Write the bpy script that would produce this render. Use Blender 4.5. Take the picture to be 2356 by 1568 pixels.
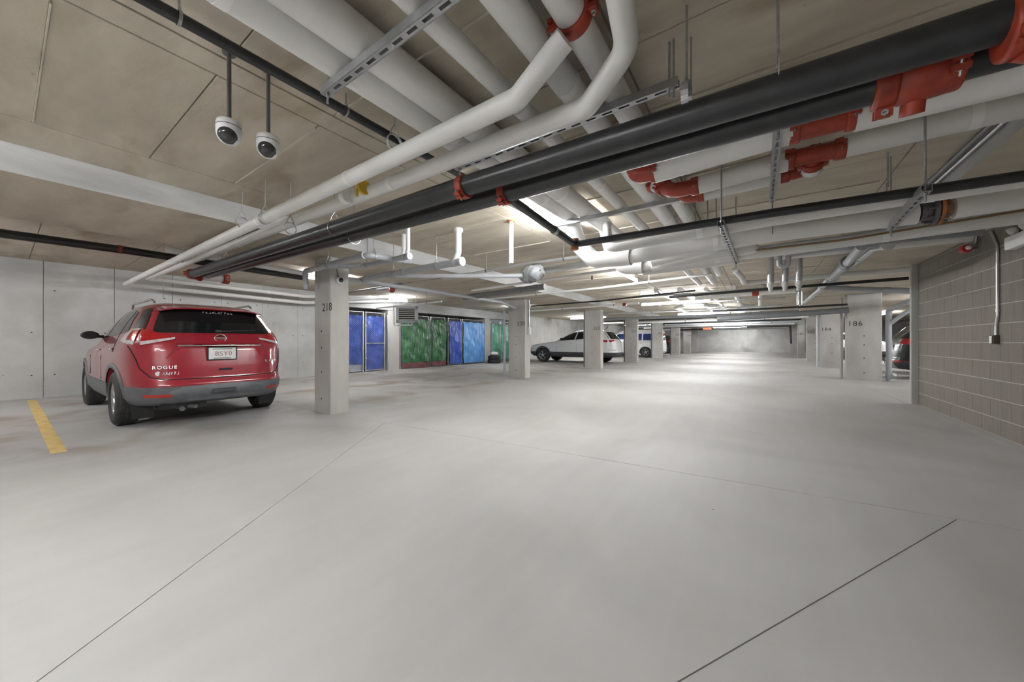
import bpy, bmesh, math, random
from mathutils import Vector, Matrix
random.seed(7)
for o in list(bpy.data.objects): bpy.data.objects.remove(o)
SC = bpy.context.scene
COL = SC.collection
PI = math.pi

# ---------------------------------------------------------------- camera
H = 1.12                       # eye height
FPX, CX, CY = 817.0, 1178.0, 785.0
YAW = math.atan(567.0/817.0)   # the aisle (+Y) lies this far right of the view axis
cam_d = bpy.data.cameras.new('camera'); cam = bpy.data.objects.new('camera', cam_d); COL.objects.link(cam)
cam_d.sensor_width = 36.0; cam_d.lens = 36.0*FPX/2356.0
cam_d.shift_y = (CY-784.0)/2356.0
cam_d.clip_start = 0.02; cam_d.clip_end = 200
cam.location = (0, 0, H); cam.rotation_euler = (PI/2, 0, YAW)
SC.camera = cam
# ---------------------------------------------------------------- world, exposure
w = bpy.data.worlds.new('world'); SC.world = w; w.use_nodes = True
w.node_tree.nodes['Background'].inputs[0].default_value = (0.9, 0.95, 1.0, 1)
w.node_tree.nodes['Background'].inputs[1].default_value = 0.05
SC.view_settings.view_transform = 'Standard'; SC.view_settings.look = 'None'
SC.view_settings.gamma = 1.0; SC.view_settings.use_curve_mapping = False
SC.view_settings.exposure = 1.8
LAMP = 95.0                    # emission strength of the fluorescent tubes
TUBE_COL = (0.965, 0.985, 1.0)

# ---------------------------------------------------------------- measuring helpers: photo survey -> metres
CA, SA = math.cos(YAW), math.sin(YAW)
def ray(u, v):
    r = (u-CX)/FPX; s = (CY-v)/FPX
    return Vector((r*CA-SA, r*SA+CA, s))
def on_x(u, v, X): d = ray(u, v); t = X/d.x; return Vector((X, d.y*t, H+d.z*t))
def on_y(u, v, Y): d = ray(u, v); t = Y/d.y; return Vector((d.x*t, Y, H+d.z*t))
def on_z(u, v, Z): d = ray(u, v); t = (Z-H)/d.z; return Vector((d.x*t, d.y*t, Z))

# ---------------------------------------------------------------- levels of the building
ZC = 2.66        # slab
ZB = 2.43        # underside of the left column-line beam
ZBR = 2.50       # underside of the right beam
ZL = 2.73        # slab over the left bay
XW = -11.75      # left wall
XR = 2.33        # block wall
XB0, XB1 = -4.76, -6.55   # left beam
XBR0, XBR1 = 1.40, 3.10   # right beam
YF = 44.6        # far wall

# ---------------------------------------------------------------- objects
def tag(o, label=None, cat=None, group=None, kind=None):
    if label: o['label'] = label
    if cat: o['category'] = cat
    if group: o['group'] = group
    if kind: o['kind'] = kind
    return o
def thing(name, label, cat, loc=(0, 0, 0), rotz=0.0, group=None):
    o = bpy.data.objects.new(name, None); COL.objects.link(o)
    o.empty_display_size = 0.1
    o.location = loc; o.rotation_euler = (0, 0, rotz)
    return tag(o, label, cat, group)
def clone(o, parent=None):
    c = o.copy(); COL.objects.link(c); c.parent = parent
    for ch in list(o.children): clone(ch, c)
    return c

class MB:
    def __init__(s): s.v = []; s.f = []; s.sm = []; s.mi = []; s.cur = 0
    def add(s, vs, fs, smooth=False):
        b = len(s.v); s.v += [Vector(p) for p in vs]
        for f in fs: s.f.append([i+b for i in f]); s.sm.append(smooth); s.mi.append(s.cur)
        return s
    def box(s, x0, x1, y0, y1, z0, z1, M=None):
        vs = [Vector((x, y, z)) for z in (z0, z1) for x, y in ((x0, y0), (x1, y0), (x1, y1), (x0, y1))]
        if M: vs = [M @ p for p in vs]
        return s.add(vs, [(3, 2, 1, 0), (4, 5, 6, 7), (0, 1, 5, 4), (1, 2, 6, 5), (2, 3, 7, 6), (3, 0, 4, 7)])
    def bbox(s, x0, x1, y0, y1, z0, z1, b):   # box with chamfered vertical-face rims (44 triangles)
        bm = bmesh.new(); bmesh.ops.create_cube(bm, size=1)
        for p in bm.verts: p.co = Vector((x0+(p.co.x+.5)*(x1-x0), y0+(p.co.y+.5)*(y1-y0), z0+(p.co.z+.5)*(z1-z0)))
        bmesh.ops.bevel(bm, geom=bm.edges[:], offset=b, segments=1, affect='EDGES')
        bm.verts.index_update()
        s.add([p.co.copy() for p in bm.verts], [[p.index for p in f.verts] for f in bm.faces]); bm.free(); return s
    def prism(s, pts, d):                     # closed polygon extruded by vector d
        n = len(pts); pts = [Vector(p) for p in pts]; d = Vector(d)
        return s.add(pts+[p+d for p in pts], [list(range(n))[::-1], list(range(n, 2*n))]+[(i, (i+1) % n, n+(i+1) % n, n+i) for i in range(n)])
    def tube(s, pts, r, n=14, caps=True, R=None, radii=None):
        pts = [Vector(p) for p in pts]
        if R: pts = round_path(pts, R)
        m = len(pts); rs = radii or [r]*m
        tang = []
        for i in range(m):
            a = pts[max(i-1, 0)]; b = pts[min(i+1, m-1)]; tang.append((b-a).normalized())
        t0 = tang[0]; up = Vector((0, 0, 1)) if abs(t0.z) < .95 else Vector((1, 0, 0))
        nrm = (up-t0*up.dot(t0)).normalized(); vs = []
        for i in range(m):
            t = tang[i]; nrm = (nrm-t*nrm.dot(t)).normalized(); bn = t.cross(nrm)
            # keep the mitre radius true at bends
            k = 1.0
            vs += [pts[i]+(nrm*math.cos(2*PI*j/n)+bn*math.sin(2*PI*j/n))*rs[i]*k for j in range(n)]
        fs = [(i*n+j, i*n+(j+1) % n, (i+1)*n+(j+1) % n, (i+1)*n+j) for i in range(m-1) for j in range(n)]
        s.add(vs, fs, True)
        if caps:
            s.add(vs[:n], [list(range(n))[::-1]]); s.add(vs[-n:], [list(range(n))])
        return s
    def cyl(s, a, b, r, n=14): return s.tube([a, b], r, n)
    def lathe(s, prof, c=(0, 0, 0), axis='z', n=24, M=None, closed=False):  # prof: (radius, height)
        vs = []; c = Vector(c)
        for (r, h) in prof:
            for j in range(n):
                a = 2*PI*j/n; x, y = r*math.cos(a), r*math.sin(a)
                p = Vector((x, y, h)) if axis == 'z' else (Vector((h, x, y)) if axis == 'x' else Vector((y, h, x)))
                vs.append((M @ p if M else p)+c)
        m = len(prof); rng = m if closed else m-1
        fs = [(i*n+j, i*n+(j+1) % n, ((i+1) % m)*n+(j+1) % n, ((i+1) % m)*n+j) for i in range(rng) for j in range(n)]
        s.add(vs, fs, True)
        if not closed:
            if prof[0][0] > 1e-4: s.add(vs[:n], [list(range(n))[::-1]])
            if prof[-1][0] > 1e-4: s.add(vs[-n:], [list(range(n))])
        return s
    def grid(s, fn, nu, nv, smooth=True, flip=False):
        vs = [fn(i/nu, j/nv) for j in range(nv+1) for i in range(nu+1)]
        fs = []
        for j in range(nv):
            for i in range(nu):
                q = (j*(nu+1)+i, j*(nu+1)+i+1, (j+1)*(nu+1)+i+1, (j+1)*(nu+1)+i)
                fs.append(q[::-1] if flip else q)
        return s.add(vs, fs, smooth)
    def mesh(s, name, mats, off=None):
        me = bpy.data.meshes.new(name)
        vs = s.v if off is None else [p-off for p in s.v]
        me.from_pydata([tuple(p) for p in vs], [], s.f)
        me.polygons.foreach_set('use_smooth', s.sm)
        if not isinstance(mats, (list, tuple)): mats = [mats]
        for m in mats: me.materials.append(m)
        if len(mats) > 1: me.polygons.foreach_set('material_index', s.mi)
        me.update(); return me
    def build(s, name, mat, parent=None, world=False, fix=True, sharp=None):
        """world=True: the collected points are world points; they are turned into the parent's frame"""
        off = None
        if parent is None:
            lo = Vector((min(p.x for p in s.v), min(p.y for p in s.v), min(p.z for p in s.v)))
            hi = Vector((max(p.x for p in s.v), max(p.y for p in s.v), max(p.z for p in s.v)))
            off = Vector(((lo.x+hi.x)/2, (lo.y+hi.y)/2, lo.z))
        elif world:
            q = parent; off = Vector((0, 0, 0))
            while q: off += q.location; q = q.parent
        me = s.mesh(name, mat, off)
        if fix:
            bm = bmesh.new(); bm.from_mesh(me); bmesh.ops.recalc_face_normals(bm, faces=bm.faces[:]); bm.to_mesh(me); bm.free()
        if sharp: me.set_sharp_from_angle(angle=math.radians(sharp))
        o = bpy.data.objects.new(name, me); COL.objects.link(o)
        if parent is None: o.location = off
        else: o.parent = parent
        return o

def round_path(pts, R, seg=7):
    out = [pts[0]]
    for i in range(1, len(pts)-1):
        a, b, c = pts[i-1], pts[i], pts[i+1]
        u = (a-b).normalized(); v = (c-b).normalized()
        ang = u.angle(v)
        if ang > PI-0.02: out.append(b); continue
        d = min(R/math.tan(ang/2), (a-b).length*.48, (c-b).length*.48)
        p, q = b+u*d, b+v*d
        for k in range(seg+1):
            t = k/seg; out.append(p*(1-t)**2+b*2*t*(1-t)+q*t*t)
    out.append(pts[-1]); return out

def inst(o, name, parent, loc, rotz=0):
    c = bpy.data.objects.new(name, o.data); COL.objects.link(c); c.parent = parent; c.location = loc; c.rotation_euler = (0, 0, rotz); return c

def text_mesh(body, size, depth=0.002, spacing=1.0):
    cu = bpy.data.curves.new('txt', 'FONT'); cu.body = body; cu.size = size; cu.extrude = depth; cu.align_x = 'CENTER'; cu.align_y = 'CENTER'
    cu.space_character = spacing; cu.resolution_u = 3
    o = bpy.data.objects.new('txt', cu); COL.objects.link(o)
    dg = bpy.context.evaluated_depsgraph_get()
    me = bpy.data.meshes.new_from_object(o.evaluated_get(dg)); bpy.data.objects.remove(o); return me
def text(name, body, size, mat, parent, M, depth=0.002, spacing=1.0):
    me = text_mesh(body, size, depth, spacing); me.transform(M); me.materials.clear(); me.materials.append(mat)
    o = bpy.data.objects.new(name, me); COL.objects.link(o); o.parent = parent; return o
# ---------------------------------------------------------------- materials
def N(nt, t, **kw):
    n = nt.nodes.new(t)
    for k, v in kw.items(): setattr(n, k, v)
    return n
def base_mat(name):
    m = bpy.data.materials.new(name); m.use_nodes = True
    nt = m.node_tree; return m, nt, nt.nodes['Principled BSDF']
def plain(name, col, rough=.5, metal=0.0, coat=0.0, var=0.06, scale=6.0, bump=0.0, bscale=60, emit=0.0, spec=None, trans=0.0):
    m, nt, b = base_mat(name)
    geo = N(nt, 'ShaderNodeNewGeometry')
    no = N(nt, 'ShaderNodeTexNoise'); no.inputs['Scale'].default_value = scale; no.inputs['Detail'].default_value = 4
    nt.links.new(geo.outputs['Position'], no.inputs['Vector'])
    mp = N(nt, 'ShaderNodeMapRange'); mp.inputs[1].default_value = .3; mp.inputs[2].default_value = .7
    mp.inputs[3].default_value = 1-var; mp.inputs[4].default_value = 1+var
    nt.links.new(no.outputs[0], mp.inputs[0])
    mx = N(nt, 'ShaderNodeMix', data_type='RGBA', blend_type='MULTIPLY'); mx.inputs[0].default_value = 1
    mx.inputs[6].default_value = (*col, 1); nt.links.new(mp.outputs[0], mx.inputs[7])
    nt.links.new(mx.outputs[2], b.inputs['Base Color'])
    b.inputs['Roughness'].default_value = rough; b.inputs['Metallic'].default_value = metal
    b.inputs['Coat Weight'].default_value = coat; b.inputs['Coat Roughness'].default_value = .04
    if spec is not None: b.inputs['Specular IOR Level'].default_value = spec
    if trans: b.inputs['Transmission Weight'].default_value = trans
    if emit:
        b.inputs['Emission Color'].default_value = (*col, 1); b.inputs['Emission Strength'].default_value = emit
    if bump:
        n2 = N(nt, 'ShaderNodeTexNoise'); n2.inputs['Scale'].default_value = bscale; n2.inputs['Detail'].default_value = 5
        nt.links.new(geo.outputs['Position'], n2.inputs['Vector'])
        bp = N(nt, 'ShaderNodeBump'); bp.inputs['Strength'].default_value = bump; bp.inputs['Distance'].default_value = .01
        nt.links.new(n2.outputs[0], bp.inputs['Height']); nt.links.new(bp.outputs[0], b.inputs['Normal'])
    return m
def concrete(name, light, dark, stain, stretch=(1, 1, 1), sc=1.2, rough=.85, stain_amt=.35, pits=.5, bump=.25, contrast=1.0, spec=.3):
    """cast concrete: cloudy tone, streaks, rust-brown stains, air-hole pits"""
    m, nt, b = base_mat(name)
    geo = N(nt, 'ShaderNodeNewGeometry')
    mp = N(nt, 'ShaderNodeMapping'); mp.inputs['Scale'].default_value = stretch
    nt.links.new(geo.outputs['Position'], mp.inputs['Vector'])
    n1 = N(nt, 'ShaderNodeTexNoise'); n1.inputs['Scale'].default_value = sc; n1.inputs['Detail'].default_value = 9; n1.inputs['Roughness'].default_value = .62
    nt.links.new(mp.outputs[0], n1.inputs['Vector'])
    cr = N(nt, 'ShaderNodeValToRGB'); e = cr.color_ramp.elements
    e[0].position = .5-.2/contrast; e[0].color = (*dark, 1); e[1].position = .5+.18/contrast; e[1].color = (*light, 1)
    nt.links.new(n1.outputs[0], cr.inputs[0])
    n2 = N(nt, 'ShaderNodeTexNoise'); n2.inputs['Scale'].default_value = sc*.7; n2.inputs['Detail'].default_value = 7; n2.inputs['Distortion'].default_value = .6
    nt.links.new(mp.outputs[0], n2.inputs['Vector'])
    r2 = N(nt, 'ShaderNodeMapRange'); r2.inputs[1].default_value = .55; r2.inputs[2].default_value = .75; r2.inputs[3].default_value = 0; r2.inputs[4].default_value = stain_amt
    nt.links.new(n2.outputs[0], r2.inputs[0])
    mx = N(nt, 'ShaderNodeMix', data_type='RGBA'); mx.inputs[7].default_value = (*stain, 1)
    nt.links.new(r2.outputs[0], mx.inputs[0]); nt.links.new(cr.outputs[0], mx.inputs[6])
    vo = N(nt, 'ShaderNodeTexVoronoi'); vo.inputs['Scale'].default_value = 14
    nt.links.new(geo.outputs['Position'], vo.inputs['Vector'])
    vn = N(nt, 'ShaderNodeTexNoise'); vn.inputs['Scale'].default_value = 3
    nt.links.new(geo.outputs['Position'], vn.inputs['Vector'])
    ms = N(nt, 'ShaderNodeMapRange'); ms.inputs[1].default_value = .52; ms.inputs[2].default_value = .75; ms.inputs[3].default_value = .0; ms.inputs[4].default_value = .13
    nt.links.new(vn.outputs[0], ms.inputs[0])
    lt = N(nt, 'ShaderNodeMath', operation='LESS_THAN'); nt.links.new(vo.outputs['Distance'], lt.inputs[0]); nt.links.new(ms.outputs[0], lt.inputs[1])
    pm = N(nt, 'ShaderNodeMath', operation='MULTIPLY'); pm.inputs[1].default_value = pits; nt.links.new(lt.outputs[0], pm.inputs[0])
    m2 = N(nt, 'ShaderNodeMix', data_type='RGBA'); m2.inputs[7].default_value = tuple(c*.35 for c in dark)+(1,)
    nt.links.new(pm.outputs[0], m2.inputs[0]); nt.links.new(mx.outputs[2], m2.inputs[6])
    nt.links.new(m2.outputs[2], b.inputs['Base Color'])
    b.inputs['Roughness'].default_value = rough; b.inputs['Specular IOR Level'].default_value = spec
    n3 = N(nt, 'ShaderNodeTexNoise'); n3.inputs['Scale'].default_value = 35; n3.inputs['Detail'].default_value = 6
    nt.links.new(geo.outputs['Position'], n3.inputs['Vector'])
    bp = N(nt, 'ShaderNodeBump'); bp.inputs['Strength'].default_value = bump; bp.inputs['Distance'].default_value = .006
    nt.links.new(n3.outputs[0], bp.inputs['Height']); nt.links.new(bp.outputs[0], b.inputs['Normal'])
    return m
M = {}
def floor_mat():
    m, nt, b = base_mat('floor_concrete')
    L = nt.links.new
    geo = N(nt, 'ShaderNodeNewGeometry'); sep = N(nt, 'ShaderNodeSeparateXYZ'); L(geo.outputs['Position'], sep.inputs[0])
    n1 = N(nt, 'ShaderNodeTexNoise'); n1.inputs['Scale'].default_value = .55; n1.inputs['Detail'].default_value = 8; n1.inputs['Distortion'].default_value = .8
    L(geo.outputs['Position'], n1.inputs['Vector'])
    cr = N(nt, 'ShaderNodeValToRGB'); e = cr.color_ramp.elements
    e[0].position = .3; e[0].color = (.40, .393, .385, 1); e[1].position = .68; e[1].color = (.505, .502, .498, 1)
    L(n1.outputs[0], cr.inputs[0])
    # trowel / tyre streaks
    mp = N(nt, 'ShaderNodeMapping'); mp.inputs['Rotation'].default_value = (0, 0, .5); mp.inputs['Scale'].default_value = (5, .5, 1)
    L(geo.outputs['Position'], mp.inputs['Vector'])
    n2 = N(nt, 'ShaderNodeTexNoise'); n2.inputs['Scale'].default_value = 1.4; n2.inputs['Detail'].default_value = 6
    L(mp.outputs[0], n2.inputs['Vector'])
    r2 = N(nt, 'ShaderNodeMapRange'); r2.inputs[1].default_value = .35; r2.inputs[2].default_value = .7; r2.inputs[3].default_value = .975; r2.inputs[4].default_value = 1.02
    L(n2.outputs[0], r2.inputs[0])
    mx = N(nt, 'ShaderNodeMix', data_type='RGBA', blend_type='MULTIPLY'); mx.inputs[0].default_value = 1
    L(cr.outputs[0], mx.inputs[6]); L(r2.outputs[0], mx.inputs[7])
    # brown drip stains in the parking stalls (X < -4.6)
    n3 = N(nt, 'ShaderNodeTexNoise'); n3.inputs['Scale'].default_value = 1.05; n3.inputs['Detail'].default_value = 7; n3.inputs['Distortion'].default_value = .5
    L(geo.outputs['Position'], n3.inputs['Vector'])
    r3 = N(nt, 'ShaderNodeMapRange'); r3.inputs[1].default_value = .47; r3.inputs[2].default_value = .68
    L(n3.outputs[0], r3.inputs[0])
    rx = N(nt, 'ShaderNodeMapRange'); rx.inputs[1].default_value = -4.4; rx.inputs[2].default_value = -6.2; rx.inputs[3].default_value = 0; rx.inputs[4].default_value = .75
    L(sep.outputs[0], rx.inputs[0])
    mm = N(nt, 'ShaderNodeMath', operation='MULTIPLY'); L(r3.outputs[0], mm.inputs[0]); L(rx.outputs[0], mm.inputs[1])
    m3 = N(nt, 'ShaderNodeMix', data_type='RGBA'); m3.inputs[7].default_value = (.27, .215, .165, 1)
    L(mm.outputs[0], m3.inputs[0]); L(mx.outputs[2], m3.inputs[6])
    # small dark specks
    vo = N(nt, 'ShaderNodeTexVoronoi'); vo.inputs['Scale'].default_value = 5.5; L(geo.outputs['Position'], vo.inputs['Vector'])
    vn = N(nt, 'ShaderNodeTexNoise'); vn.inputs['Scale'].default_value = 9; L(geo.outputs['Position'], vn.inputs['Vector'])
    ms = N(nt, 'ShaderNodeMapRange'); ms.inputs[1].default_value = .55; ms.inputs[2].default_value = .8; ms.inputs[3].default_value = 0; ms.inputs[4].default_value = .06
    L(vn.outputs[0], ms.inputs[0])
    lt = N(nt, 'ShaderNodeMath', operation='LESS_THAN'); L(vo.outputs['Distance'], lt.inputs[0]); L(ms.outputs[0], lt.inputs[1])
    m4 = N(nt, 'ShaderNodeMix', data_type='RGBA'); m4.inputs[7].default_value = (.16, .14, .125, 1)
    L(lt.outputs[0], m4.inputs[0]); L(m3.outputs[2], m4.inputs[6])
    L(m4.outputs[2], b.inputs['Base Color'])
    rr = N(nt, 'ShaderNodeMapRange'); rr.inputs[3].default_value = .62; rr.inputs[4].default_value = .8; L(n1.outputs[0], rr.inputs[0]); L(rr.outputs[0], b.inputs['Roughness'])
    b.inputs['Specular IOR Level'].default_value = .22
    nb = N(nt, 'ShaderNodeTexNoise'); nb.inputs['Scale'].default_value = 22; nb.inputs['Detail'].default_value = 6; L(geo.outputs['Position'], nb.inputs['Vector'])
    bp = N(nt, 'ShaderNodeBump'); bp.inputs['Strength'].default_value = .07; bp.inputs['Distance'].default_value = .01
    L(nb.outputs[0], bp.inputs['Height']); L(bp.outputs[0], b.inputs['Normal'])
    return m
M['floor'] = floor_mat()
M['joint'] = plain('floor_joint', (.36, .345, .325), .9)
M['ceil'] = concrete('ceiling_concrete', (.60, .54, .445), (.42, .37, .295), (.27, .20, .125), stretch=(.8, 2.4, 1), sc=1.3, stain_amt=.75, pits=.55)
M['ceil_seam'] = plain('ceiling_seam', (.33, .29, .235), .95, bump=.3)
M['ceil_fin'] = plain('ceiling_fin', (.56, .51, .43), .95, bump=.3)
M['beam'] = concrete('beam_concrete', (.56, .56, .555), (.36, .36, .355), (.27, .265, .25), stretch=(1, .4, 1.6), sc=2.2, stain_amt=.6)
M['beam_under'] = M['ceil']
M['wall'] = concrete('wall_concrete', (.60, .60, .59), (.44, .44, .43), (.30, .295, .28), stretch=(1, 1, 1.1), sc=1.0, stain_amt=.65, pits=.7)
M['wall_seam'] = plain('wall_seam', (.33, .33, .32), .9)
M['col'] = concrete('column_concrete', (.53, .52, .50), (.41, .40, .385), (.40, .33, .25), stretch=(1.3, 1.3, .5), sc=1.8, stain_amt=.4, pits=.8)
M['hole'] = plain('hole_dark', (.05, .045, .04), .95)
M['block'] = concrete('concrete_block', (.235, .207, .178), (.19, .167, .143), (.14, .12, .098), stretch=(6, 6, .6), sc=3, stain_amt=.15, pits=.5, bump=.5, contrast=.8)
M['mortar'] = plain('mortar', (.40, .37, .33), .95, bump=.3)
M['white_wrap'] = plain('white_pipe_jacket', (.74, .735, .715), .42, var=.04, scale=3)
M['white_gloss'] = plain('white_pvc', (.78, .785, .79), .3, var=.03)
M['band'] = plain('jacket_band', (.83, .83, .82), .35)
M['black_pipe'] = plain('black_steel_pipe', (.017, .018, .02), .34, metal=0.0, var=.3, scale=9, bump=.04, spec=.6)
M['grey_pipe'] = plain('grey_pvc_pipe', (.40, .415, .44), .38, var=.05)
M['grey_dark'] = plain('dark_grey_pipe', (.19, .195, .205), .42, var=.08)
M['silver'] = plain('galvanised_pipe', (.56, .575, .59), .32, metal=.7, var=.08, scale=5)
M['steel'] = plain('galvanised_strut', (.44, .45, .46), .4, metal=.75, var=.1, scale=14)
M['steel_dark'] = plain('dull_steel', (.17, .17, .175), .5, metal=.6)
M['rod'] = plain('threaded_rod', (.42, .42, .42), .4, metal=.7, var=.15, scale=60)
M['red'] = plain('red_coupling', (.31, .04, .018), .42, var=.25, scale=16)
M['rust'] = plain('rust_flange', (.36, .13, .04), .6, var=.3, scale=20)
M['bolt'] = plain('zinc_bolt', (.6, .6, .6), .25, metal=.9)
M['copper'] = plain('copper_pipe', (.28, .17, .09), .45, metal=.5)
M['yellow'] = plain('yellow_tag', (.65, .42, .03), .6)
M['paint_yellow'] = plain('stall_line_paint', (.68, .50, .19), .7, var=.15, scale=9)
M['stencil'] = plain('stencil_paint', (.035, .033, .03), .8, var=.4, scale=40)
M['lamp_body'] = plain('lamp_housing', (.75, .75, .74), .4)
def emit_mat(name, col, s):
    m = bpy.data.materials.new(name); m.use_nodes = True; nt = m.node_tree; b = nt.nodes['Principled BSDF']
    b.inputs['Base Color'].default_value = (*col, 1); b.inputs['Emission Color'].default_value = (*col, 1); b.inputs['Emission Strength'].default_value = s
    no = N(nt, 'ShaderNodeTexNoise'); no.inputs['Scale'].default_value = 2; mp = N(nt, 'ShaderNodeMapRange'); mp.inputs[3].default_value = .3; mp.inputs[4].default_value = .34
    nt.links.new(no.outputs[0], mp.inputs[0]); nt.links.new(mp.outputs[0], b.inputs['Roughness']); return m
M['tube'] = emit_mat('fluorescent_tube', TUBE_COL, LAMP)
# ---------------------------------------------------------------- floor: slabs with recessed saw-cut joints
def clip(poly, p, n):           # keep the side where (q-p).n >= 0
    out = []
    for i in range(len(poly)):
        a, b = poly[i], poly[(i+1) % len(poly)]
        da, db = (a-p).dot(n), (b-p).dot(n)
        if da >= 0: out.append(a)
        if da*db < 0: out.append(a+(b-a)*(da/(da-db)))
    return out
def split(polys, a, b):
    a, b = Vector(a), Vector(b); d = b-a; n = Vector((-d.y, d.x)).normalized(); res = []
    for q in polys:
        for s in (1, -1):
            c = clip(q, a, n*s)
            if len(c) > 2 and abs(sum(c[i].cross(c[(i+1) % len(c)]) for i in range(len(c)))) > .02: res.append(c)
    return res
def inset(poly, d):
    n = len(poly); area = sum(poly[i].cross(poly[(i+1) % n]) for i in range(n)); sg = 1 if area > 0 else -1
    out = poly
    for i in range(n):
        a, b = poly[i], poly[(i+1) % n]; e = b-a
        if e.length < 1e-5: continue
        nn = Vector((-e.y, e.x)).normalized()*sg
        out = clip(out, a+nn*d, nn)
    return out
FX0, FX1, FY0, FY1 = -13.8, 9.8, -7.0, YF
mb = MB().box(FX0, FX1, FY0, FY1, -.2, -.006)
floor = tag(mb.build('floor', M['joint']), kind='structure')
rect = lambda x0, x1, y0, y1: [Vector((x0, y0)), Vector((x1, y0)), Vector((x1, y1)), Vector((x0, y1))]
XJ = -5.86
left = [rect(FX0, XJ, FY0, FY1)]
for y in (-3.2, 2.9, 9.1, 14.1, 19.2, 25.2, 31.4, 37.0): left = split(left, (-20, y), (20, y))
P1, P2, P3, P4 = (-4.23, 3.02), (1.03, 3.44), (-1.96, .078), (-.217, 1.272)
near = [clip(rect(XJ, FX1, FY0, FY1), Vector(P1), Vector((.08, -1)).normalized())]
far = [clip(rect(XJ, FX1, FY0, FY1), Vector(P1), Vector((-.08, 1)).normalized())]
near = split(near, P1, P3); near = split(near, P2, P4)
for y in (9.2, 14.1, 19.2, 25.2, 31.4, 37.0): far = split(far, (-20, y), (20, y))
far = split(far, (2.2, -20), (2.2, 60))
for q in left+near+far:
    q = inset(q, .0028)
    m_ = MB().prism([(p.x, p.y, -.03) for p in q], (0, 0, .03))
    o = m_.build('slab', M['floor'], floor, world=True)
# yellow stall line beside the red car
def strip(name, label, x0, x1, y0, y1):
    o = MB().box(x0, x1, y0, y1, .0005, .003).build(name, M['paint_yellow']); return tag(o, label, 'road marking')
strip('stall_line', 'faded yellow painted stall line on the floor left of the red car', -11.4, -5.8, .285, .39)

# ---------------------------------------------------------------- slab overhead with form panels
CY0, CY1 = -7.0, YF
ceil = tag(MB().box(XB0-.1, XBR0+.1, CY0, CY1, ZC+.008, ZC+.2).build('ceiling', M['ceil_seam']), kind='structure')
rows = [.13+.583*k for k in range(-6, 24)]
bays = [(-4.20, -2.575), (-2.385, -.78), (-.60, 1.0)]
proto = {}
for (x0, x1) in bays:
    w_ = x1-x0
    mbp = MB().bbox(-w_/2+.003, w_/2-.003, .003, .580, -.007, .004, .003)
    first = None
    for y in rows:
        if first is None:
            first = mbp.build('panel', M['ceil'], ceil); first.location = (0, 0, 0)
            o = first
        else: o = bpy.data.objects.new('panel', first.data); COL.objects.link(o); o.parent = ceil
        o.location = Vector(((x0+x1)/2, y, ZC+.004))-ceil.location
for (x0, x1) in ((XB0, -4.205), (-2.57, -2.39), (-.775, -.605), (1.005, XBR0)):
    MB().bbox(x0+.004, x1-.004, rows[0], rows[-1]+.583, ZC-.004, ZC+.01, .002).build('filler_strip', M['ceil'], ceil, world=True)
# form fins (thin raised ridges where the form panels met)
for (x0, x1) in bays:
    for k, y in enumerate(rows):
        if k % 2 == 0:
            MB().box(x0+.05, x1-.05, y-.003, y+.003, ZC-.016, ZC+.009).build('form_fin', M['ceil_fin'], ceil, world=True)
far_y0 = rows[-1]+.583
for k in range(14):
    y = far_y0+2.05*k
    for (x0, x1) in ((XB0, -1.6), (-1.6, XBR0)):
        MB().box(x0+.005, x1-.005, y+.008, min(y+2.042, CY1), ZC-.004, ZC+.01).build('panel', M['ceil'], ceil, world=True)
MB().box(XB0, XBR0, CY0, rows[0], ZC-.004, ZC+.01).build('panel', M['ceil'], ceil, world=True)

def beam(name, x0, x1, z0, y0, y1, z1=ZC+.2):
    b = MB(); b.box(x0, x1, y0, y1, z0, z1); b.mi = [1, 0, 0, 0, 0, 0]
    return tag(b.build(name, [M['beam'], M['beam_under']], fix=False), kind='structure')
beam('trim_1', XB1, XB0, ZB, CY0, CY1)                 # left column-line beam
beam('trim_2', XBR0, XBR1, ZBR, CY0, CY1)              # right column-line beam
def slabs(name, x0, x1, z, step, ys, ye):
    s = tag(MB().box(x0, x1, ys, ye, z+.008, z+.2).build(name, M['ceil_seam']), kind='structure')
    y = ys
    while y < ye-.01:
        y2 = min(y+step, ye); MB().box(x0, x1, y+.006, y2-.006, z, z+.012).build('panel', M['ceil'], s, world=True); y = y2
    return s
slabs('ceiling_left', -13.8, XB1, ZL, 1.22, CY0, CY1)
slabs('ceiling_right', XBR1, 9.8, ZL, 2.44, CY0, CY1)

# ---------------------------------------------------------------- walls
def panel_wall(name, axis, c, t, a0, a1, z1, step, a_start, mat=None, holes=True, thick=.012):
    """cast wall; axis 'x': face at X=c running along Y. t = +1/-1 side the face looks to."""
    back = c-t*.012
    bx = lambda p0, p1, q0, q1, za, zb: MB().box(min(p0, p1), max(p0, p1), q0, q1, za, zb) if axis == 'x' else MB().box(q0, q1, min(p0, p1), max(p0, p1), za, zb)
    wl = tag(bx(back, back-t*.3, a0, a1, -.1, z1).build(name, M['wall_seam']), kind='structure')
    a = a_start
    while a > a0: a -= step
    hb = MB(); any_h = False
    while a < a1:
        p, q = max(a, a0), min(a+step, a1)
        if q-p > .03:
            bx(back-t*.01, c, p+.005, q-.005, -.05, z1-.002).build('panel', mat or M['wall'], wl, world=True)
            if holes:
                for zz in (.45, 1.3, 2.15):
                    if zz < z1-.1:
                        for aa in (p+.14, q-.14):
                            if random.random() < .75:
                                any_h = True
                                cc = (c+t*.0012, aa, zz) if axis == 'x' else (aa, c+t*.0012, zz)
                                d = Vector((-t*.004, 0, 0)) if axis == 'x' else Vector((0, -t*.004, 0))
                                hb.cyl(cc, Vector(cc)+d, .013, 8)
        a += step
    if any_h: tag(hb.build('tie_holes', M['hole'], wl, world=True), kind='stuff')
    return wl
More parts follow.
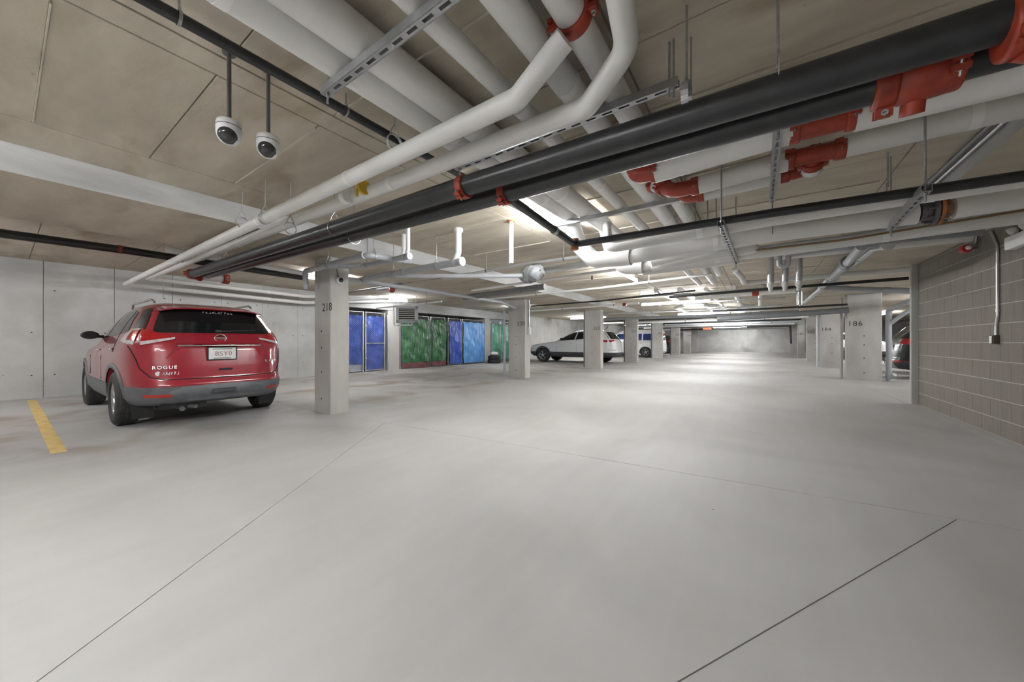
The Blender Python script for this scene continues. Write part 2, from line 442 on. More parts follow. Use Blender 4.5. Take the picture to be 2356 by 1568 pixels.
panel_wall('wall_left', 'x', XW, 1, CY0, 6.95, ZL, .955, .49)
panel_wall('wall_cage_back', 'x', -13.7, 1, 6.6, 15.2, ZL, 1.0, 7, holes=False)
panel_wall('wall_left_far', 'x', -11.9, 1, 16.9, YF, ZL, 1.0, 17)
panel_wall('wall_far', 'y', YF, -1, -13.8, 9.8, ZL, .95, 0)
panel_wall('wall_back', 'y', CY0, 1, -12.0, 2.6, ZL, 1.2, 0)
panel_wall('wall_right_far', 'x', 9.7, -1, 9.3, YF, ZL, 1.2, 0, holes=False)
tag(MB().box(-13.8, -11.9, 6.6, 6.9, -.1, ZL).build('wall_cage_side', M['wall']), kind='structure')
# lowered lintel in front of the far wall
beam('trim_3', XB0, XBR0, 2.44, YF-.5, YF-.1)

# ---------------------------------------------------------------- concrete block wall on the right
CH, BL, JT = .2257, .436, .011
wr = tag(MB().box(XR+.003, XR+.21, 4.0, 9.3, -.1, ZBR).build('wall_right', M['mortar']), kind='structure')
bfull = MB().bbox(-.012, .19, JT/2, BL-JT/2, JT/2, CH-JT/2, .004)
shared = {}
def block(y0, y1, z0, z1):
    key = (round(y1-y0, 4), round(z1-z0, 4))
    if key not in shared:
        o = MB().bbox(0, .2, .003, y1-y0-.003, JT/2, z1-z0-JT/2, .003).build('block', M['block'], wr); shared[key] = o.data
    else:
        o = bpy.data.objects.new('block', shared[key]); COL.objects.link(o); o.parent = wr
    o.location = Vector((XR, y0, z0))-wr.location
zc_ = 0.0; i = 0
while zc_ < ZBR-.02:
    z1 = min(zc_+CH, ZBR) if i else .205
    y = 9.3
    first = BL/2 if i % 2 else BL
    while y > 4.0:
        y0 = max(y-(first if y == 9.3 else BL), 4.0)
        if y-y0 > .03: block(y0, y, zc_, z1)
        y = y0
    zc_ = z1; i += 1
tag(MB().box(XR, XR+.2, CY0, 4.0, -.1, ZBR).build('wall_right_near', M['block']), kind='structure')
tag(MB().bbox(XR-.085, XR+.36, 9.3, 9.38, -.05, ZBR+.02, .012).build('trim_4', M['col']), kind='structure')
tag(MB().box(XR+.2, 9.8, 9.35, 9.6, -.1, ZL).build('wall_right_return', M['wall']), kind='structure')

# ---------------------------------------------------------------- columns
def column(label, x0, x1, y, th, num, top, nx=.62, nz=1.40, size=.15, holes=True, hx=.5, frame_edge=None):
    t = thing('column', label, 'column', ((x0+x1)/2, y+th/2, 0))
    MB().bbox(x0, x1, y, y+th, -.02, top+.02, .014).build('shaft', M['col'], t, world=True)
    if num:
        text('number', num, size, M['stencil'], t, Matrix.Translation(Vector((x0+(x1-x0)*nx, y-.001, nz))-t.location) @ Matrix.Rotation(PI/2, 4, 'X'), .001, 1.12)
    if holes:
        for zz in (.22, .64, 1.02, 1.28):
            MB().cyl((x0+(x1-x0)*hx, y-.0015, zz), (x0+(x1-x0)*hx, y+.004, zz), .016, 10).build('tie_hole', M['hole'], t, world=True)
    return t
LC = [(-5.87, -5.38, 2.88, .30, '218', 'concrete column numbered 218 beside the red car'),
      (-6.45, -5.83, 9.10, .30, '220', 'concrete column numbered 220, second along the left side of the aisle'),
      (-6.00, -5.30, 14.0, .30, '222', 'concrete column in front of the white sport utility car'),
      (-5.88, -5.25, 19.1, .30, '224', 'concrete column between the white sport utility car and the white van'),
      (-5.90, -5.27, 25.1, .30, '226', 'concrete column just right of the white van'),
      (-5.90, -5.25, 31.4, .30, '228', 'sixth concrete column along the left side of the aisle'),
      (-5.85, -5.20, 36.8, .30, '230', 'seventh concrete column along the left side of the aisle'),
      (-5.90, -5.25, 42.4, .30, None, 'concrete column nearest the far wall on the left')]
for k, (x0, x1, y, th, num, lab) in enumerate(LC):
    column(lab, x0, x1, y, th, num, ZB, nx=.80 if k == 0 else .76, nz=1.645 if k == 0 else 1.66, size=.175, hx=.46)
RC = [(2.13, 2.86, 14.15, .32, '186', 'broad concrete column numbered 186 beside the black car'),
      (2.20, 2.92, 20.1, .32, '184', 'concrete column numbered 184 behind column 186'),
      (2.25, 2.95, 25.95, .32, '182', 'concrete column numbered 182 half hidden behind column 184'),
      (2.25, 2.95, 31.8, .32, '180', 'concrete column numbered 180 far along the right side'),
      (2.15, 2.85, 37.6, .32, None, 'pale concrete column farthest along the right side')]
for k, (x0, x1, y, th, num, lab) in enumerate(RC):
    column(lab, x0, x1, y, th, num, ZBR, nx=.24, nz=1.63, size=.2, hx=.5)
# ---------------------------------------------------------------- fluorescent strip lamps
def lamp(x, y, z, along, L, label, mount):
    t = thing('strip_lamp', label, 'lamp', (x, y, z), 0 if along == 'x' else PI/2, 'fluorescent strip lamps')
    MB().bbox(-L/2, L/2, -.022, .022, .045, .08, .006).build('housing', M['lamp_body'], t)
    for s in (-1, 1):
        MB().bbox(s*L/2-.012, s*L/2+.012, -.02, .02, -.02, .06, .004).build('end_cap', M['lamp_body'], t)
    MB().cyl((-L/2+.012, 0, 0), (L/2-.012, 0, 0), .016, 12).build('tube', M['tube'], t)
    for s in (-.35, .35):
        if mount-z-.08 > .01: MB().cyl((s*L, 0, .075), (s*L, 0, mount-z), .005, 6).build('rod', M['rod'], t)
    return t
LAMPS = [(-1.96, 3.55, 2.50, 'y', 1.5, 'bright strip lamp beside the fat white pipes past the black pipes', ZC),
         (-3.2, -1.7, 2.45, 'y', 1.5, 'added unseen strip lamp behind the camera over the left of the aisle', ZC),  # out of view, added to brighten the near floor and ceiling
         (-1.3, -1.5, 2.50, 'y', 1.5, 'added unseen strip lamp just behind the camera', ZC),  # added for more light on the floor around the camera
         (-1.6, -4.4, 2.40, 'y', 1.5, 'added unseen strip lamp by the back wall', ZC),  # unseen, added to light the aisle from behind
         (-2.3, 7.6, 2.50, 'y', 1.5, 'strip lamp over the aisle before column 220', ZC),
         (-9.2, -1.6, 2.55, 'x', 1.5, 'strip lamp over the stall left of the red car', ZL),
         (-8.6, 4.5, 2.60, 'y', 1.0, 'added strip lamp hidden by the first column, over the empty stall', ZL),  # added light for the left bay, kept out of sight behind the column
         (-10.7, 8.2, 2.60, 'y', .8, 'added strip lamp brightening the storage cages', ZL),  # added to brighten the cages and their tarps
         (-9.0, 13.4, 2.60, 'y', 1.0, 'added strip lamp hidden behind the second column', ZL),  # added light, placed where the column hides it
         (-2.2, 12.2, 2.33, 'x', 2.0, 'strip lamp across the aisle beyond the right rack', ZC),
         (-2.0, 17.5, 2.33, 'x', 2.0, 'strip lamp across the aisle before the white van', ZC),
         (-1.6, 23.2, 2.31, 'x', 2.4, 'long strip lamp seen among the far pipes', ZC),
         (-2.0, 29.3, 2.31, 'x', 2.4, 'strip lamp across the far aisle', ZC),
         (-2.0, 35.0, 2.31, 'x', 2.4, 'strip lamp near the far end of the aisle', ZC),
         (-1.5, 41.5, 2.31, 'x', 2.4, 'strip lamp closest to the far wall', ZC),
         (-9.0, 21.5, 2.60, 'x', 2.4, 'strip lamp over the white van', ZL),
         (-9.0, 33.0, 2.60, 'x', 2.4, 'strip lamp over the far left stalls', ZL),
         (5.6, 12.6, 2.60, 'y', 2.4, 'added fill strip lamp over the empty right stall before the broad column', ZL),  # added to lift the dark right bay
         (5.6, 18.5, 2.60, 'y', 2.4, 'added fill strip lamp over the stall behind the broad column', ZL),  # added, fills the right bay with light farther back
         (5.6, 28.0, 2.60, 'y', 2.4, 'strip lamp over the far right stalls', ZL)]
for a in LAMPS: lamp(*a)
# ---------------------------------------------------------------- pipe kit
def frame_of(axis):
    axis = Vector(axis).normalized(); up = Vector((0, 0, 1)) if abs(axis.z) < .9 else Vector((1, 0, 0))
    y = (up-axis*up.dot(axis)).normalized(); x = y.cross(axis)
    return Matrix((x, y, axis)).transposed()      # columns: side, up, axis
def pipe(name, label, pts, r, mat, cat='pipe', group=None, R=None, n=16, part='pipe_run', bands=None, band_mat=None, ends=None, joints=()):
    pts = [Vector(p) for p in pts]
    t = thing(name, label, cat, pts[0], 0, group)
    MB().tube(pts, r, n, R=R if R else (r*2.2 if len(pts) > 2 else None)).build(part, M[mat], t, world=True)
    if bands:      # jacket seams along the straight runs
        for a, b in zip(pts, pts[1:]):
            L = (b-a).length; d = (b-a)/L; q = bands*.6
            while q < L-.25:
                c = a+d*q; MB().cyl(c-d*.022, c+d*.022, r+.0022, n).build('jacket_band', M[band_mat or mat], t, world=True); q += bands
    for (k, frac) in joints:   # socket collars
        a, b = pts[k], pts[k+1]; d = (b-a).normalized(); c = a+(b-a)*frac
        MB().cyl(c-d*r*.9, c+d*r*.9, r*1.13, n).build('socket', M[mat], t, world=True)
    return t
def coupling(t, c, axis, r, wd=.05, name='coupling', mat='red', roll=0.0, bolts=True):
    """grooved two-piece clamp: ring, two bolt pads, two bolts"""
    F = frame_of(axis).to_4x4() @ Matrix.Rotation(roll, 4, 'Z'); F3 = F.to_3x3(); c = Vector(c)
    mb = MB(); R1 = r*1.22
    mb.lathe([(r*.98, -wd/2), (R1*.97, -wd/2), (R1, -wd*.35), (R1, wd*.35), (R1*.97, wd/2), (r*.98, wd/2)], c, 'z', 22, F3)
    T = Matrix.Translation(c) @ F
    for s in (-1, 1):
        for g in (-1, 1):
            mb.box(s*(R1*.96), s*(R1+r*.42), g*.006, g*(.006+r*.3), -wd*.42, wd*.42, T) if s > 0 else mb.box(-(R1+r*.42), -(R1*.96), min(g*.006, g*(.006+r*.3)), max(g*.006, g*(.006+r*.3)), -wd*.42, wd*.42, T)
    o = mb.build(name, M[mat], t, world=True)
    if bolts:
        for s in (-1, 1):
            b = MB(); x = s*(R1+r*.2); hh = r*.36
            b.cyl(T @ Vector((x, -hh-r*.28, 0)), T @ Vector((x, hh+r*.12, 0)), r*.085, 8)
            b.cyl(T @ Vector((x, -hh-r*.06, 0)), T @ Vector((x, -hh, 0)), r*.17, 6)
            b.cyl(T @ Vector((x, hh, 0)), T @ Vector((x, hh+r*.12, 0)), r*.17, 6)
            b.build('bolt', M['bolt'], o, world=True)
    return o
def red_elbow(t, a, b, c, r, name='elbow'):
    """short cast elbow a-b-c with a coupling on both ends"""
    a, b, c = Vector(a), Vector(b), Vector(c)
    MB().tube([a, b, c], r, 18, R=(b-a).length*.8).build(name, M['red'], t, world=True)
    coupling(t, a, b-a, r, .055); coupling(t, c, c-b, r, .055)
def red_tee(t, c, axis, L, r, branch, rb, lb):
    c = Vector(c); ax = Vector(axis).normalized(); br = Vector(branch).normalized()
    MB().tube([c-ax*L/2, c+ax*L/2], r, 18).tube([c, c+br*lb], rb, 18).build('tee', M['red'], t, world=True)
    coupling(t, c-ax*L/2, ax, r, .055); coupling(t, c+ax*L/2, ax, r, .055)
    o = MB().tube([c+br*lb, c+br*(lb+.05)], rb*1.16, 18).build('collar', M['white_wrap'], t, world=True)
    coupling(t, c+br*(lb-.01), br, rb, .045)
def strut(name, label, p0, p1, rods, group='slotted steel trapeze hangers', slots=True, h=.041):
    """slotted channel with threaded hanger rods; rods: list of (fraction, z of the top)"""
    p0, p1 = Vector(p0), Vector(p1); L = (p1-p0).length; d = (p1-p0)/L
    t = thing(name, label, 'pipe hanger', p0, 0, group)
    side = Vector((0, 0, 1)).cross(d).normalized(); F = Matrix((d, side, Vector((0, 0, 1)))).transposed().to_4x4()
    T = Matrix.Translation(p0) @ F; mb = MB(); wd = .041
    for s in (-1, 1):
        mb.box(0, L, s*wd/2-.0015, s*wd/2+.0015, 0, h, T)
        mb.box(0, L, min(s*wd/2, s*.011), max(s*wd/2, s*.011), h-.0025, h, T)
        mb.box(0, L, min(s*wd/2, s*.0075), max(s*wd/2, s*.0075), 0, .0025, T)
    if slots:
        q = 0.0; mb.box(0, .012, -.008, .008, 0, .0025, T)
        while q < L-.02:
            mb.box(min(q+.058, L), min(q+.095, L), -.008, .008, 0, .0025, T); q += .095
    else: mb.box(0, L, -.008, .008, 0, .0025, T)
    mb.box(0, L, -.008, .008, h*.6, h*.62, T)
    ch = mb.build('channel', M['steel'], t, world=True)
    for (f, zt) in rods:
        c = p0+d*(L*f)
        r_ = MB().cyl((c.x, c.y, c.z-.05), (c.x, c.y, zt), .0055, 8).build('rod', M['rod'], t, world=True)
        MB().cyl((c.x, c.y, c.z-.012), (c.x, c.y, c.z), .011, 6).cyl((c.x, c.y, c.z+h), (c.x, c.y, c.z+h+.01), .011, 6).build('nut', M['bolt'], r_, world=True)
    return t
def clevis(label, c, axis, r, zt, group='single pipe hangers', strap=.022, mat='rod', drop=.09):
    """rod, yoke and ring around one pipe"""
    c = Vector(c); ax = Vector(axis).normalized(); s = Vector((0, 0, 1)).cross(ax).normalized()
    t = thing('pipe_hanger', label, 'pipe hanger', (c.x, c.y, c.z), 0, group)
    mb = MB(); n = 20; R0 = r+.0025
    ring = [c+s*math.cos(a)*R0+Vector((0, 0, 1))*math.sin(a)*R0 for a in [2*PI*k/n for k in range(n)]]
    for k in range(n):
        p, q = ring[k], ring[(k+1) % n]; nn = ((p+q)/2-c).normalized()*.0025
        mb.add([p-ax*strap/2, q-ax*strap/2, q+ax*strap/2, p+ax*strap/2, p-ax*strap/2+nn, q-ax*strap/2+nn, q+ax*strap/2+nn, p+ax*strap/2+nn],
               [(0, 1, 2, 3), (7, 6, 5, 4), (0, 4, 5, 1), (1, 5, 6, 2), (2, 6, 7, 3), (3, 7, 4, 0)])
    mb.build('ring', M[mat], t, world=True)
    y = MB(); top = c+Vector((0, 0, r+drop))
    for g in (-1, 1): y.tube([c+s*g*(r*.7)+Vector((0, 0, r*.75)), c+s*g*(r*.45)+Vector((0, 0, r+drop*.45)), top], .004, 6)
    y.build('yoke', M[mat], t, world=True)
    if zt > top.z: MB().cyl(top-Vector((0, 0, .01)), (c.x, c.y, zt), .0048, 8).build('rod', M[mat], t, world=True)
    return t
V = Vector
ZT = ZC-.0045
def top_at(x): return ZT if XB0 < x < XBR0 else (ZB if XB1 < x <= XB0 else (ZBR if XBR0 <= x < XBR1 else ZL))
def hang(t, pts, r=.006):
    for q in pts:
        q = Vector(q); MB().cyl(q, (q.x, q.y, top_at(q.x)), r, 6).build('hanger_rod', M['rod'], t, world=True)
# ---------------------------------------------------------------- white insulated pipes running along the aisle, on trapezes
WZ = 2.405+.041
WS = [(-1.735, .090, 'fat white insulated pipe, outermost left on the slotted trapezes', 'wide'),
      (-1.540, .090, 'fat white insulated pipe, second from the left on the slotted trapezes', 'wide'),
      (-1.150, .052, 'slim white insulated pipe in the middle of the slotted trapezes', 'slim'),
      (-.855, .072, 'white insulated pipe, fourth from the left on the slotted trapezes', 'wide'),
      (-.655, .066, 'white insulated pipe, rightmost on the slotted trapezes, joined by red elbow', 'slim')]
wends = [None]*5
def wpath(k):
    x, r = WS[k][0], WS[k][1]; z = WZ+r
    a = V((x, -4.0, z))
    if k == 0:   # drops into the big cross pipe D2
        return [a, V((x, 3.62, z)), V((x+.04, 3.79, 2.22)), V((x+.22, 3.79, 2.03)), on_y(1452, 590, 3.78)]
    if k == 1: return [a, V((x, 4.25, z)), V((x+.02, 4.42, 2.22)), V((x+.16, 4.42, 2.04)), on_y(1480, 612, 4.42)]
    return [a, V((x, 9.5 if k != 4 else 8.4, z))]
for k, (x, r, lab, _) in enumerate(WS):
    wends[k] = pipe('insulated_pipe', lab, wpath(k), r, 'white_wrap', group='white pipes along the aisle', n=22, R=.16, part='jacket', bands=1.25, band_mat='band')
t5 = wends[4]
coupling(t5, (WS[4][0], 1.40, WZ+WS[4][1]), (0, 1, 0), WS[4][1]*1.02, .06)
coupling(wends[3], (WS[3][0], 2.62, WZ+WS[3][1]), (0, 1, 0), WS[3][1]*.95, .05)
# trapezes
strut('trapeze_hanger', 'slotted trapeze carrying the white pipes at the top of the picture', (-1.87, .97, 2.405), (-.30, .97, 2.405), [(.02, ZT), (.98, ZT)])
strut('trapeze_hanger', 'slotted trapeze above the two black pipes', (-1.87, 1.95, 2.405), (-.33, 1.95, 2.405), [(.03, ZT), (.985, ZT)])
strut('trapeze_hanger', 'plain steel trapeze under the white pipes past the black pipes', (-1.90, 3.56, 2.405), (-.52, 3.56, 2.405), [(.02, ZT), (.98, ZT)], slots=False)
strut('trapeze_hanger', 'steel trapeze under the white pipes farther along the aisle', (-1.45, 6.3, 2.405), (-.45, 6.3, 2.405), [(.02, ZT), (.98, ZT)])
# ---------------------------------------------------------------- two white pipes crossing to the left wall, then along it
A1 = [on_x(288, 654, -11.35), on_y(1190, 228, 1.40), on_z(1300, 88, 2.40), V((WS[4][0], 1.40, WZ+WS[4][1]-.02))]
A1 = A1[:3]
A2 = [on_x(338, 640, -11.18), on_y(1350, 247, 1.62), on_z(1444, 112, 2.37), on_z(1418, -60, 2.42)]
pA1 = pipe('insulated_pipe', 'upper white pipe crossing to the left wall above the red car', [on_x(1000, 690, -11.5), on_x(700, 696, -11.35)]+A1[0:], .050, 'white_wrap', n=18, R=.12, part='jacket', bands=1.6, band_mat='band')
pA2 = pipe('insulated_pipe', 'lower white pipe crossing to the left wall, with a yellow tag', [on_x(1000, 683, -11.3), on_x(700, 681, -11.18)]+A2, .050, 'white_wrap', n=18, R=.12, part='jacket', bands=1.6, band_mat='band')
# valve tag hanging on the second pipe
c = on_y(838, 428, 1.60)
MB().cyl(c+V((-.012, 0, -.01)), c+V((.012, 0, -.01)), .054, 18).build('tag_strap', M['yellow'], pA2, world=True)
MB().box(c.x-.004, c.x+.004, c.y-.07, c.y-.05, c.z-.10, c.z-.04).build('tag', M['yellow'], pA2, world=True)
c = on_y(797, 452, 1.60); MB().cyl(c+V((-.03, 0, 0)), c+V((.03, 0, 0)), .056, 18).build('collar', M['band'], pA2, world=True)
# thin rods holding these two
for k, (u, v, yy, z_, lab) in enumerate([(557, 512, 1.42, None, 'thin rod hanger on the upper white pipe over the car stall'),
                                (610, 502, 1.43, None, 'thin rod hanger right of the first one on the upper white pipe'),
                                (908, 330, 1.42, None, 'dark rod hanger on the upper white pipe near the black overhead pipe'),
                                (668, 525, 1.60, None, 'rod hanger on the lower white pipe over the car stall')]):
    p = on_y(u, v, yy)
    clevis(lab, (p.x, p.y, p.z), (1, 0, 0), .051, ZT if p.x > XB0 else ZB, drop=.07)
# ---------------------------------------------------------------- two black storm pipes
B1 = [on_y(440, 630, 1.79), on_y(1070, 428, 1.79), on_y(2440, 8, 1.79)]
B2 = [on_y(478, 632, 1.99), on_y(1170, 442, 1.99), on_y(2440, 78, 1.99)]
pB1 = pipe('storm_pipe', 'upper black steel pipe crossing the whole ceiling', B1, .064, 'black_pipe', n=24)
pB2 = pipe('storm_pipe', 'lower black steel pipe with big red fitting on the right', B2, .064, 'black_pipe', n=24)
coupling(pB1, on_y(1068, 430, 1.79), (1, 0, 0), .064, .05, roll=.9)
coupling(pB2, on_y(1163, 444, 1.99), (1, 0, 0), .064, .05, roll=.9)
# red ends of the black pipes near the left wall
e1 = B1[0]; e2 = B2[0]
red_elbow(pB1, e1+V((.02, 0, 0)), e1+V((-.14, 0, 0)), e1+V((-.14, .14, 0)), .066)
MB().tube([e1+V((-.14, .14, 0)), e1+V((-.14, .55, .0))], .062, 18).build('branch', M['white_wrap'], pB1, world=True)
coupling(pB1, e1+V((-.14, .5, .0)), (0, 1, 0), .07, .09)
MB().tube([e2, e2+V((-.13, 0, 0))], .06, 18).build('stub', M['grey_pipe'], pB2, world=True)
# big red grooved fitting on the lower black pipe
c0 = on_y(2108, 176, 1.99)
mb = MB(); mb.lathe([(.064, -.12), (.083, -.115), (.083, -.05), (.088, -.045), (.09, .0), (.088, .06), (.083, .1), (.064, .115)], c0, 'x', 26)
fit = mb.build('reducer_body', M['red'], pB2, world=True)
coupling(pB2, c0+V((-.085, 0, 0)), (1, 0, 0), .071, .06, roll=PI/2+.3)
coupling(pB2, c0+V((.085, 0, 0)), (1, 0, 0), .071, .05, roll=.4)
MB().tube([c0+V((0, .02, -.04)), c0+V((.0, .05, -.12))], .035, 14).build('outlet', M['red'], pB2, world=True)
c1 = on_y(2350, 62, 1.79)
coupling(pB1, c1, (1, 0, 0), .072, .07, roll=.7)
MB().tube([c1+V((.0, 0, -.06)), c1+V((.12, .05, -.10))], .04, 14).build('outlet', M['red'], pB1, world=True)
# strap hangers
pm = on_y(1580, 226, 1.79); clevis('flat strap hanger around the upper black pipe in mid picture', pm, (1, 0, 0), .065, ZT, strap=.03, mat='steel', drop=.03)
pm = on_y(1590, 296, 1.99); clevis('flat strap hanger around the lower black pipe in mid picture', pm, (1, 0, 0), .065, ZT, strap=.03, mat='steel', drop=.03)
pm = on_y(1790, 168, 1.79); clevis('rod hanger on the upper black pipe toward the right', pm, (1, 0, 0), .065, ZT, strap=.004, drop=.03)
for (u, v, y, lab) in [(770, 525, 1.79, 'wire yoke hanger on the upper black pipe left of the first red clamp'), (815, 545, 1.99, 'rod hanger on the lower black pipe left of its red clamp'), (520, 607, 1.79, 'wire ring hanger on the upper black pipe over the red car')]:
    p = on_y(u, v, y); clevis(lab, p, (1, 0, 0), .065, ZT if p.x > XB0 else (ZB if p.x > XB1 else ZL), strap=.006, mat='bolt')
# ---------------------------------------------------------------- thin black pipe along the aisle, and the branch down to the rack
pK = pipe('sprinkler_pipe', 'thin black pipe along the aisle above the two dome cameras', [V((-2.10, -4, 2.545)), V((-2.10, 3.4, 2.545))], .027, 'black_pipe')
for y in (.45, 1.22): clevis('small ring hanger on the thin black pipe '+('near the cameras' if y < 1 else 'by the crossing white pipes'), (-2.10, y, 2.545), (0, 1, 0), .028, ZT, strap=.012, drop=.03)
k2a = V((-1.42, 2.03, on_y(1168, 446, 1.99).z-.02)); k2b = on_y(1322, 562, 3.11)
D0 = [k2a, V((k2b.x, 3.11, k2b.z)), on_y(1782, 489, 3.11), on_y(2400, 398, 3.11)]
pD0 = pipe('drain_pipe', 'thin black pipe dropping from the storm pipe and crossing above the right rack', D0, .030, 'black_pipe', R=.07)
MB().lathe([(.03, -.05), (.038, -.05), (.038, .05), (.03, .05)], (k2b.x, 3.11, k2b.z), 'z', 16).build('fitting', M['rust'], pD0, world=True)
kk = k2a.lerp(V((k2b.x, 3.11, k2b.z)), .62)
MB().cyl(kk-V((0, .02, -.003)), kk+V((0, .02, -.003)), .036, 16).build('clamp', M['steel'], pD0, world=True)
# the bright lamp along this branch
# ---------------------------------------------------------------- red-jointed white pipes (three) and their strut
def crun(lab, y, pts, r, ux0):
    P = [on_y(u, v, y) for (u, v) in pts]
    return pipe('insulated_pipe', lab, P, r, 'white_wrap', group='white pipes with red joints', n=22, part='jacket', bands=.9, band_mat='band'), P
c1l, P = crun('white pipe with red elbow, top left of the red-jointed group', 2.68, [(1508, 396), (1822, 302)], .073, 0)
e = P[0]; red_elbow(c1l, e, e+V((-.14, 0, .01)), e+V((-.17, .02, .16)), .058)
c1r, P2_ = crun('white pipe with red tee running off to the top right', 2.68, [(1968, 271), (2420, 158)], .073, 0)
e = P[1].lerp(P2_[0], .5); red_tee(c1r, e, (1, 0, -.02), (P2_[0]-P[1]).length*.92, .056, (0, .25, .6), .052, .085)
c2l, P = crun('white pipe with red elbow in the middle of the red-jointed group', 3.10, [(1600, 428), (1812, 371)], .066, 0)
e = P[0]; red_elbow(c2l, e, e+V((-.15, 0, .0)), e+V((-.25, .08, .08)), .056)
MB().tube([e+V((-.25, .08, .08)), e+V((-.36, .16, .16))], .056, 18).build('branch', M['white_wrap'], c2l, world=True)
coupling(c2l, e+V((-.34, .15, .15)), (-1, .7, .7), .055, .05)
c2r, P2_ = crun('white pipe with red tee running off to the right under the first', 3.10, [(1938, 338), (2420, 225)], .069, 0)
e = P[1].lerp(P2_[0], .5); red_tee(c2r, e, (1, 0, -.02), (P2_[0]-P[1]).length*.92, .056, (0, .7, -.35), .05, .09)
c3, P = crun('short lower white pipe between two red joints', 3.50, [(1612, 448), (1806, 402)], .058, 0)
e = P[0]; red_elbow(c3, e, e+V((-.11, 0, .0)), e+V((-.19, .03, .10)), .05)
MB().tube([e+V((-.19, .03, .10)), e+V((-.25, .05, .17))], .055, 18).build('branch', M['white_wrap'], c3, world=True)
e = P[1]; red_elbow(c3, e, e+V((.12, 0, 0)), e+V((.18, .02, .13)), .05)
strut('trapeze_hanger', 'steep slotted trapeze crossing below the red-jointed white pipes', (.088, 2.36, 2.262), (.092, 3.64, 2.272), [(.02, ZT), (.985, ZT)])
mb = MB().cyl((.092, 3.60, 2.0), (.092, 3.60, 2.27), .006, 8)
tag(mb.build('hanger_rod', M['rod']), 'bare threaded rod below the steep slotted trapeze', 'rod')
# loose rods hanging from the slab
for (u, v0, v1, y, lab) in [(1540, 108, 225, 1.96, 'bare threaded rod left of the strap hangers'), (2043, 388, 430, 4.1, 'short bare rod over the right rack'), (1648, 465, 500, 4.4, 'bare rod left of the steep trapeze'), (1628, 455, 520, 3.9, 'rod dropping to the thin black pipe on the right rack')]:
    a = on_y(u, v1, y); a.z = max(a.z, 2.0)
    tag(MB().cyl((a.x, a.y, a.z), (a.x, a.y, ZT), .0055, 8).build('hanger_rod', M['rod']), lab, 'rod')
# ---------------------------------------------------------------- rack of white pipes crossing on the right
def drun(lab, y, pts, r, mat='white_wrap', bands=1.3, extra=None, R=None, name='insulated_pipe', part='jacket'):
    P = [on_y(u, v, y) for (u, v) in pts]
    if extra: P = extra+P
    return pipe(name, lab, P, r, mat, group='white pipes of the right rack', n=22, part=part, bands=bands, band_mat='band', R=R), P
x0 = on_y(1400, 572, 3.32)
d1, _ = drun('slim white pipe on the right rack, just below the thin black pipe', 3.32, [(1400, 572), (1782, 506), (2400, 407)], .042, extra=[x0+V((-.15, .9, .36)), x0+V((-.13, .32, .34))], R=.14)
d2, PD2 = drun('fat white pipe with the bolted flange on the right rack', 3.78, [(1452, 590), (1782, 536), (2110, 492)], .072)
d2b, _ = drun('fat white pipe right of the bolted flange', 3.78, [(2192, 478), (2420, 442)], .075)
fc = on_y(2150, 484, 3.78)
for (dx, w_, r, m_, nm) in [(-.045, .05, .062, 'steel_dark', 'valve_neck'), (-.005, .022, .098, 'steel_dark', 'flange'), (.022, .018, .100, 'rust', 'flange'), (.05, .03, .065, 'rust', 'valve_neck')]:
    MB().cyl(fc+V((dx-w_/2, 0, 0)), fc+V((dx+w_/2, 0, 0)), r, 22).build(nm, M[m_], d2b, world=True)
for k in range(8):
    a = 2*PI*k/8; q = fc+V((0, math.cos(a)*.083, math.sin(a)*.083))
    MB().cyl(q+V((-.05, 0, 0)), q+V((.06, 0, 0)), .009, 6).build('flange_bolt', M['steel_dark'], d2b, world=True)
d3, _ = drun('white pipe along the bottom of the right rack', 4.42, [(1480, 612), (1782, 577), (2400, 492)], .054)
d4, _ = drun('short white pipe stub ending in a rounded cap on the right rack', 4.1, [(1500, 603), (1700, 552), (1735, 546)], .052)
d5, _ = drun('second short white pipe stub with rounded cap on the right rack', 4.25, [(1500, 615), (1690, 578), (1732, 572)], .050)
d6, _ = drun('third short white stub with rounded cap lowest on the right rack', 4.6, [(1480, 625), (1650, 603), (1700, 596)], .048)
hang(d6, [on_y(1600, 610, 4.6)]); hang(d5, [on_y(1600, 595, 4.25)])
for (t_, u, v, y, r) in [(d4, 1735, 546, 4.1, .052), (d5, 1732, 572, 4.25, .05), (d6, 1700, 596, 4.6, .048)]:
    p = on_y(u, v, y); MB().lathe([(r, 0), (r*.92, r*.45), (r*.7, r*.8), (r*.35, r*1.02), (.001, r*1.08)], p, 'x', 18).build('end_cap', M['white_wrap'], t_, world=True)
drun('thin brass-toned pipe behind the white pipes of the right rack', 4.2, [(1740, 575), (1945, 551), (2400, 476)], .009, 'copper', None, name='copper_pipe', part='pipe_run')
drun('thin grey pipe behind the white pipes of the right rack', 4.28, [(1740, 570), (1945, 545), (2400, 470)], .016, 'grey_pipe', None, name='thin_pipe', part='pipe_run')
strut('trapeze_hanger', 'dark slotted trapeze under the left part of the right rack', on_z(1658, 520, 1.955), on_z(1694, 606, 1.955), [(.03, ZT), (.97, ZT)])
strut('trapeze_hanger', 'slotted trapeze under the bolted flange of the right rack', on_z(2132, 440, 1.955), on_z(2048, 530, 1.955), [(.03, ZT), (.97, ZBR)])
hang(pipe('drain_pipe', 'grey drain pipe tucked behind the lowest white rack pipe', [on_y(1980, 553, 4.9), on_y(2260, 528, 4.9)], .05, 'grey_dark'), [on_y(2040, 548, 4.9), on_y(2200, 533, 4.9)])
d7 = pipe('insulated_pipe', 'white pipe ending at the block wall below the rack', [on_y(1800, 588, 7.15), on_x(2236, 545, XR-.03)], .062, 'white_wrap', part='jacket')
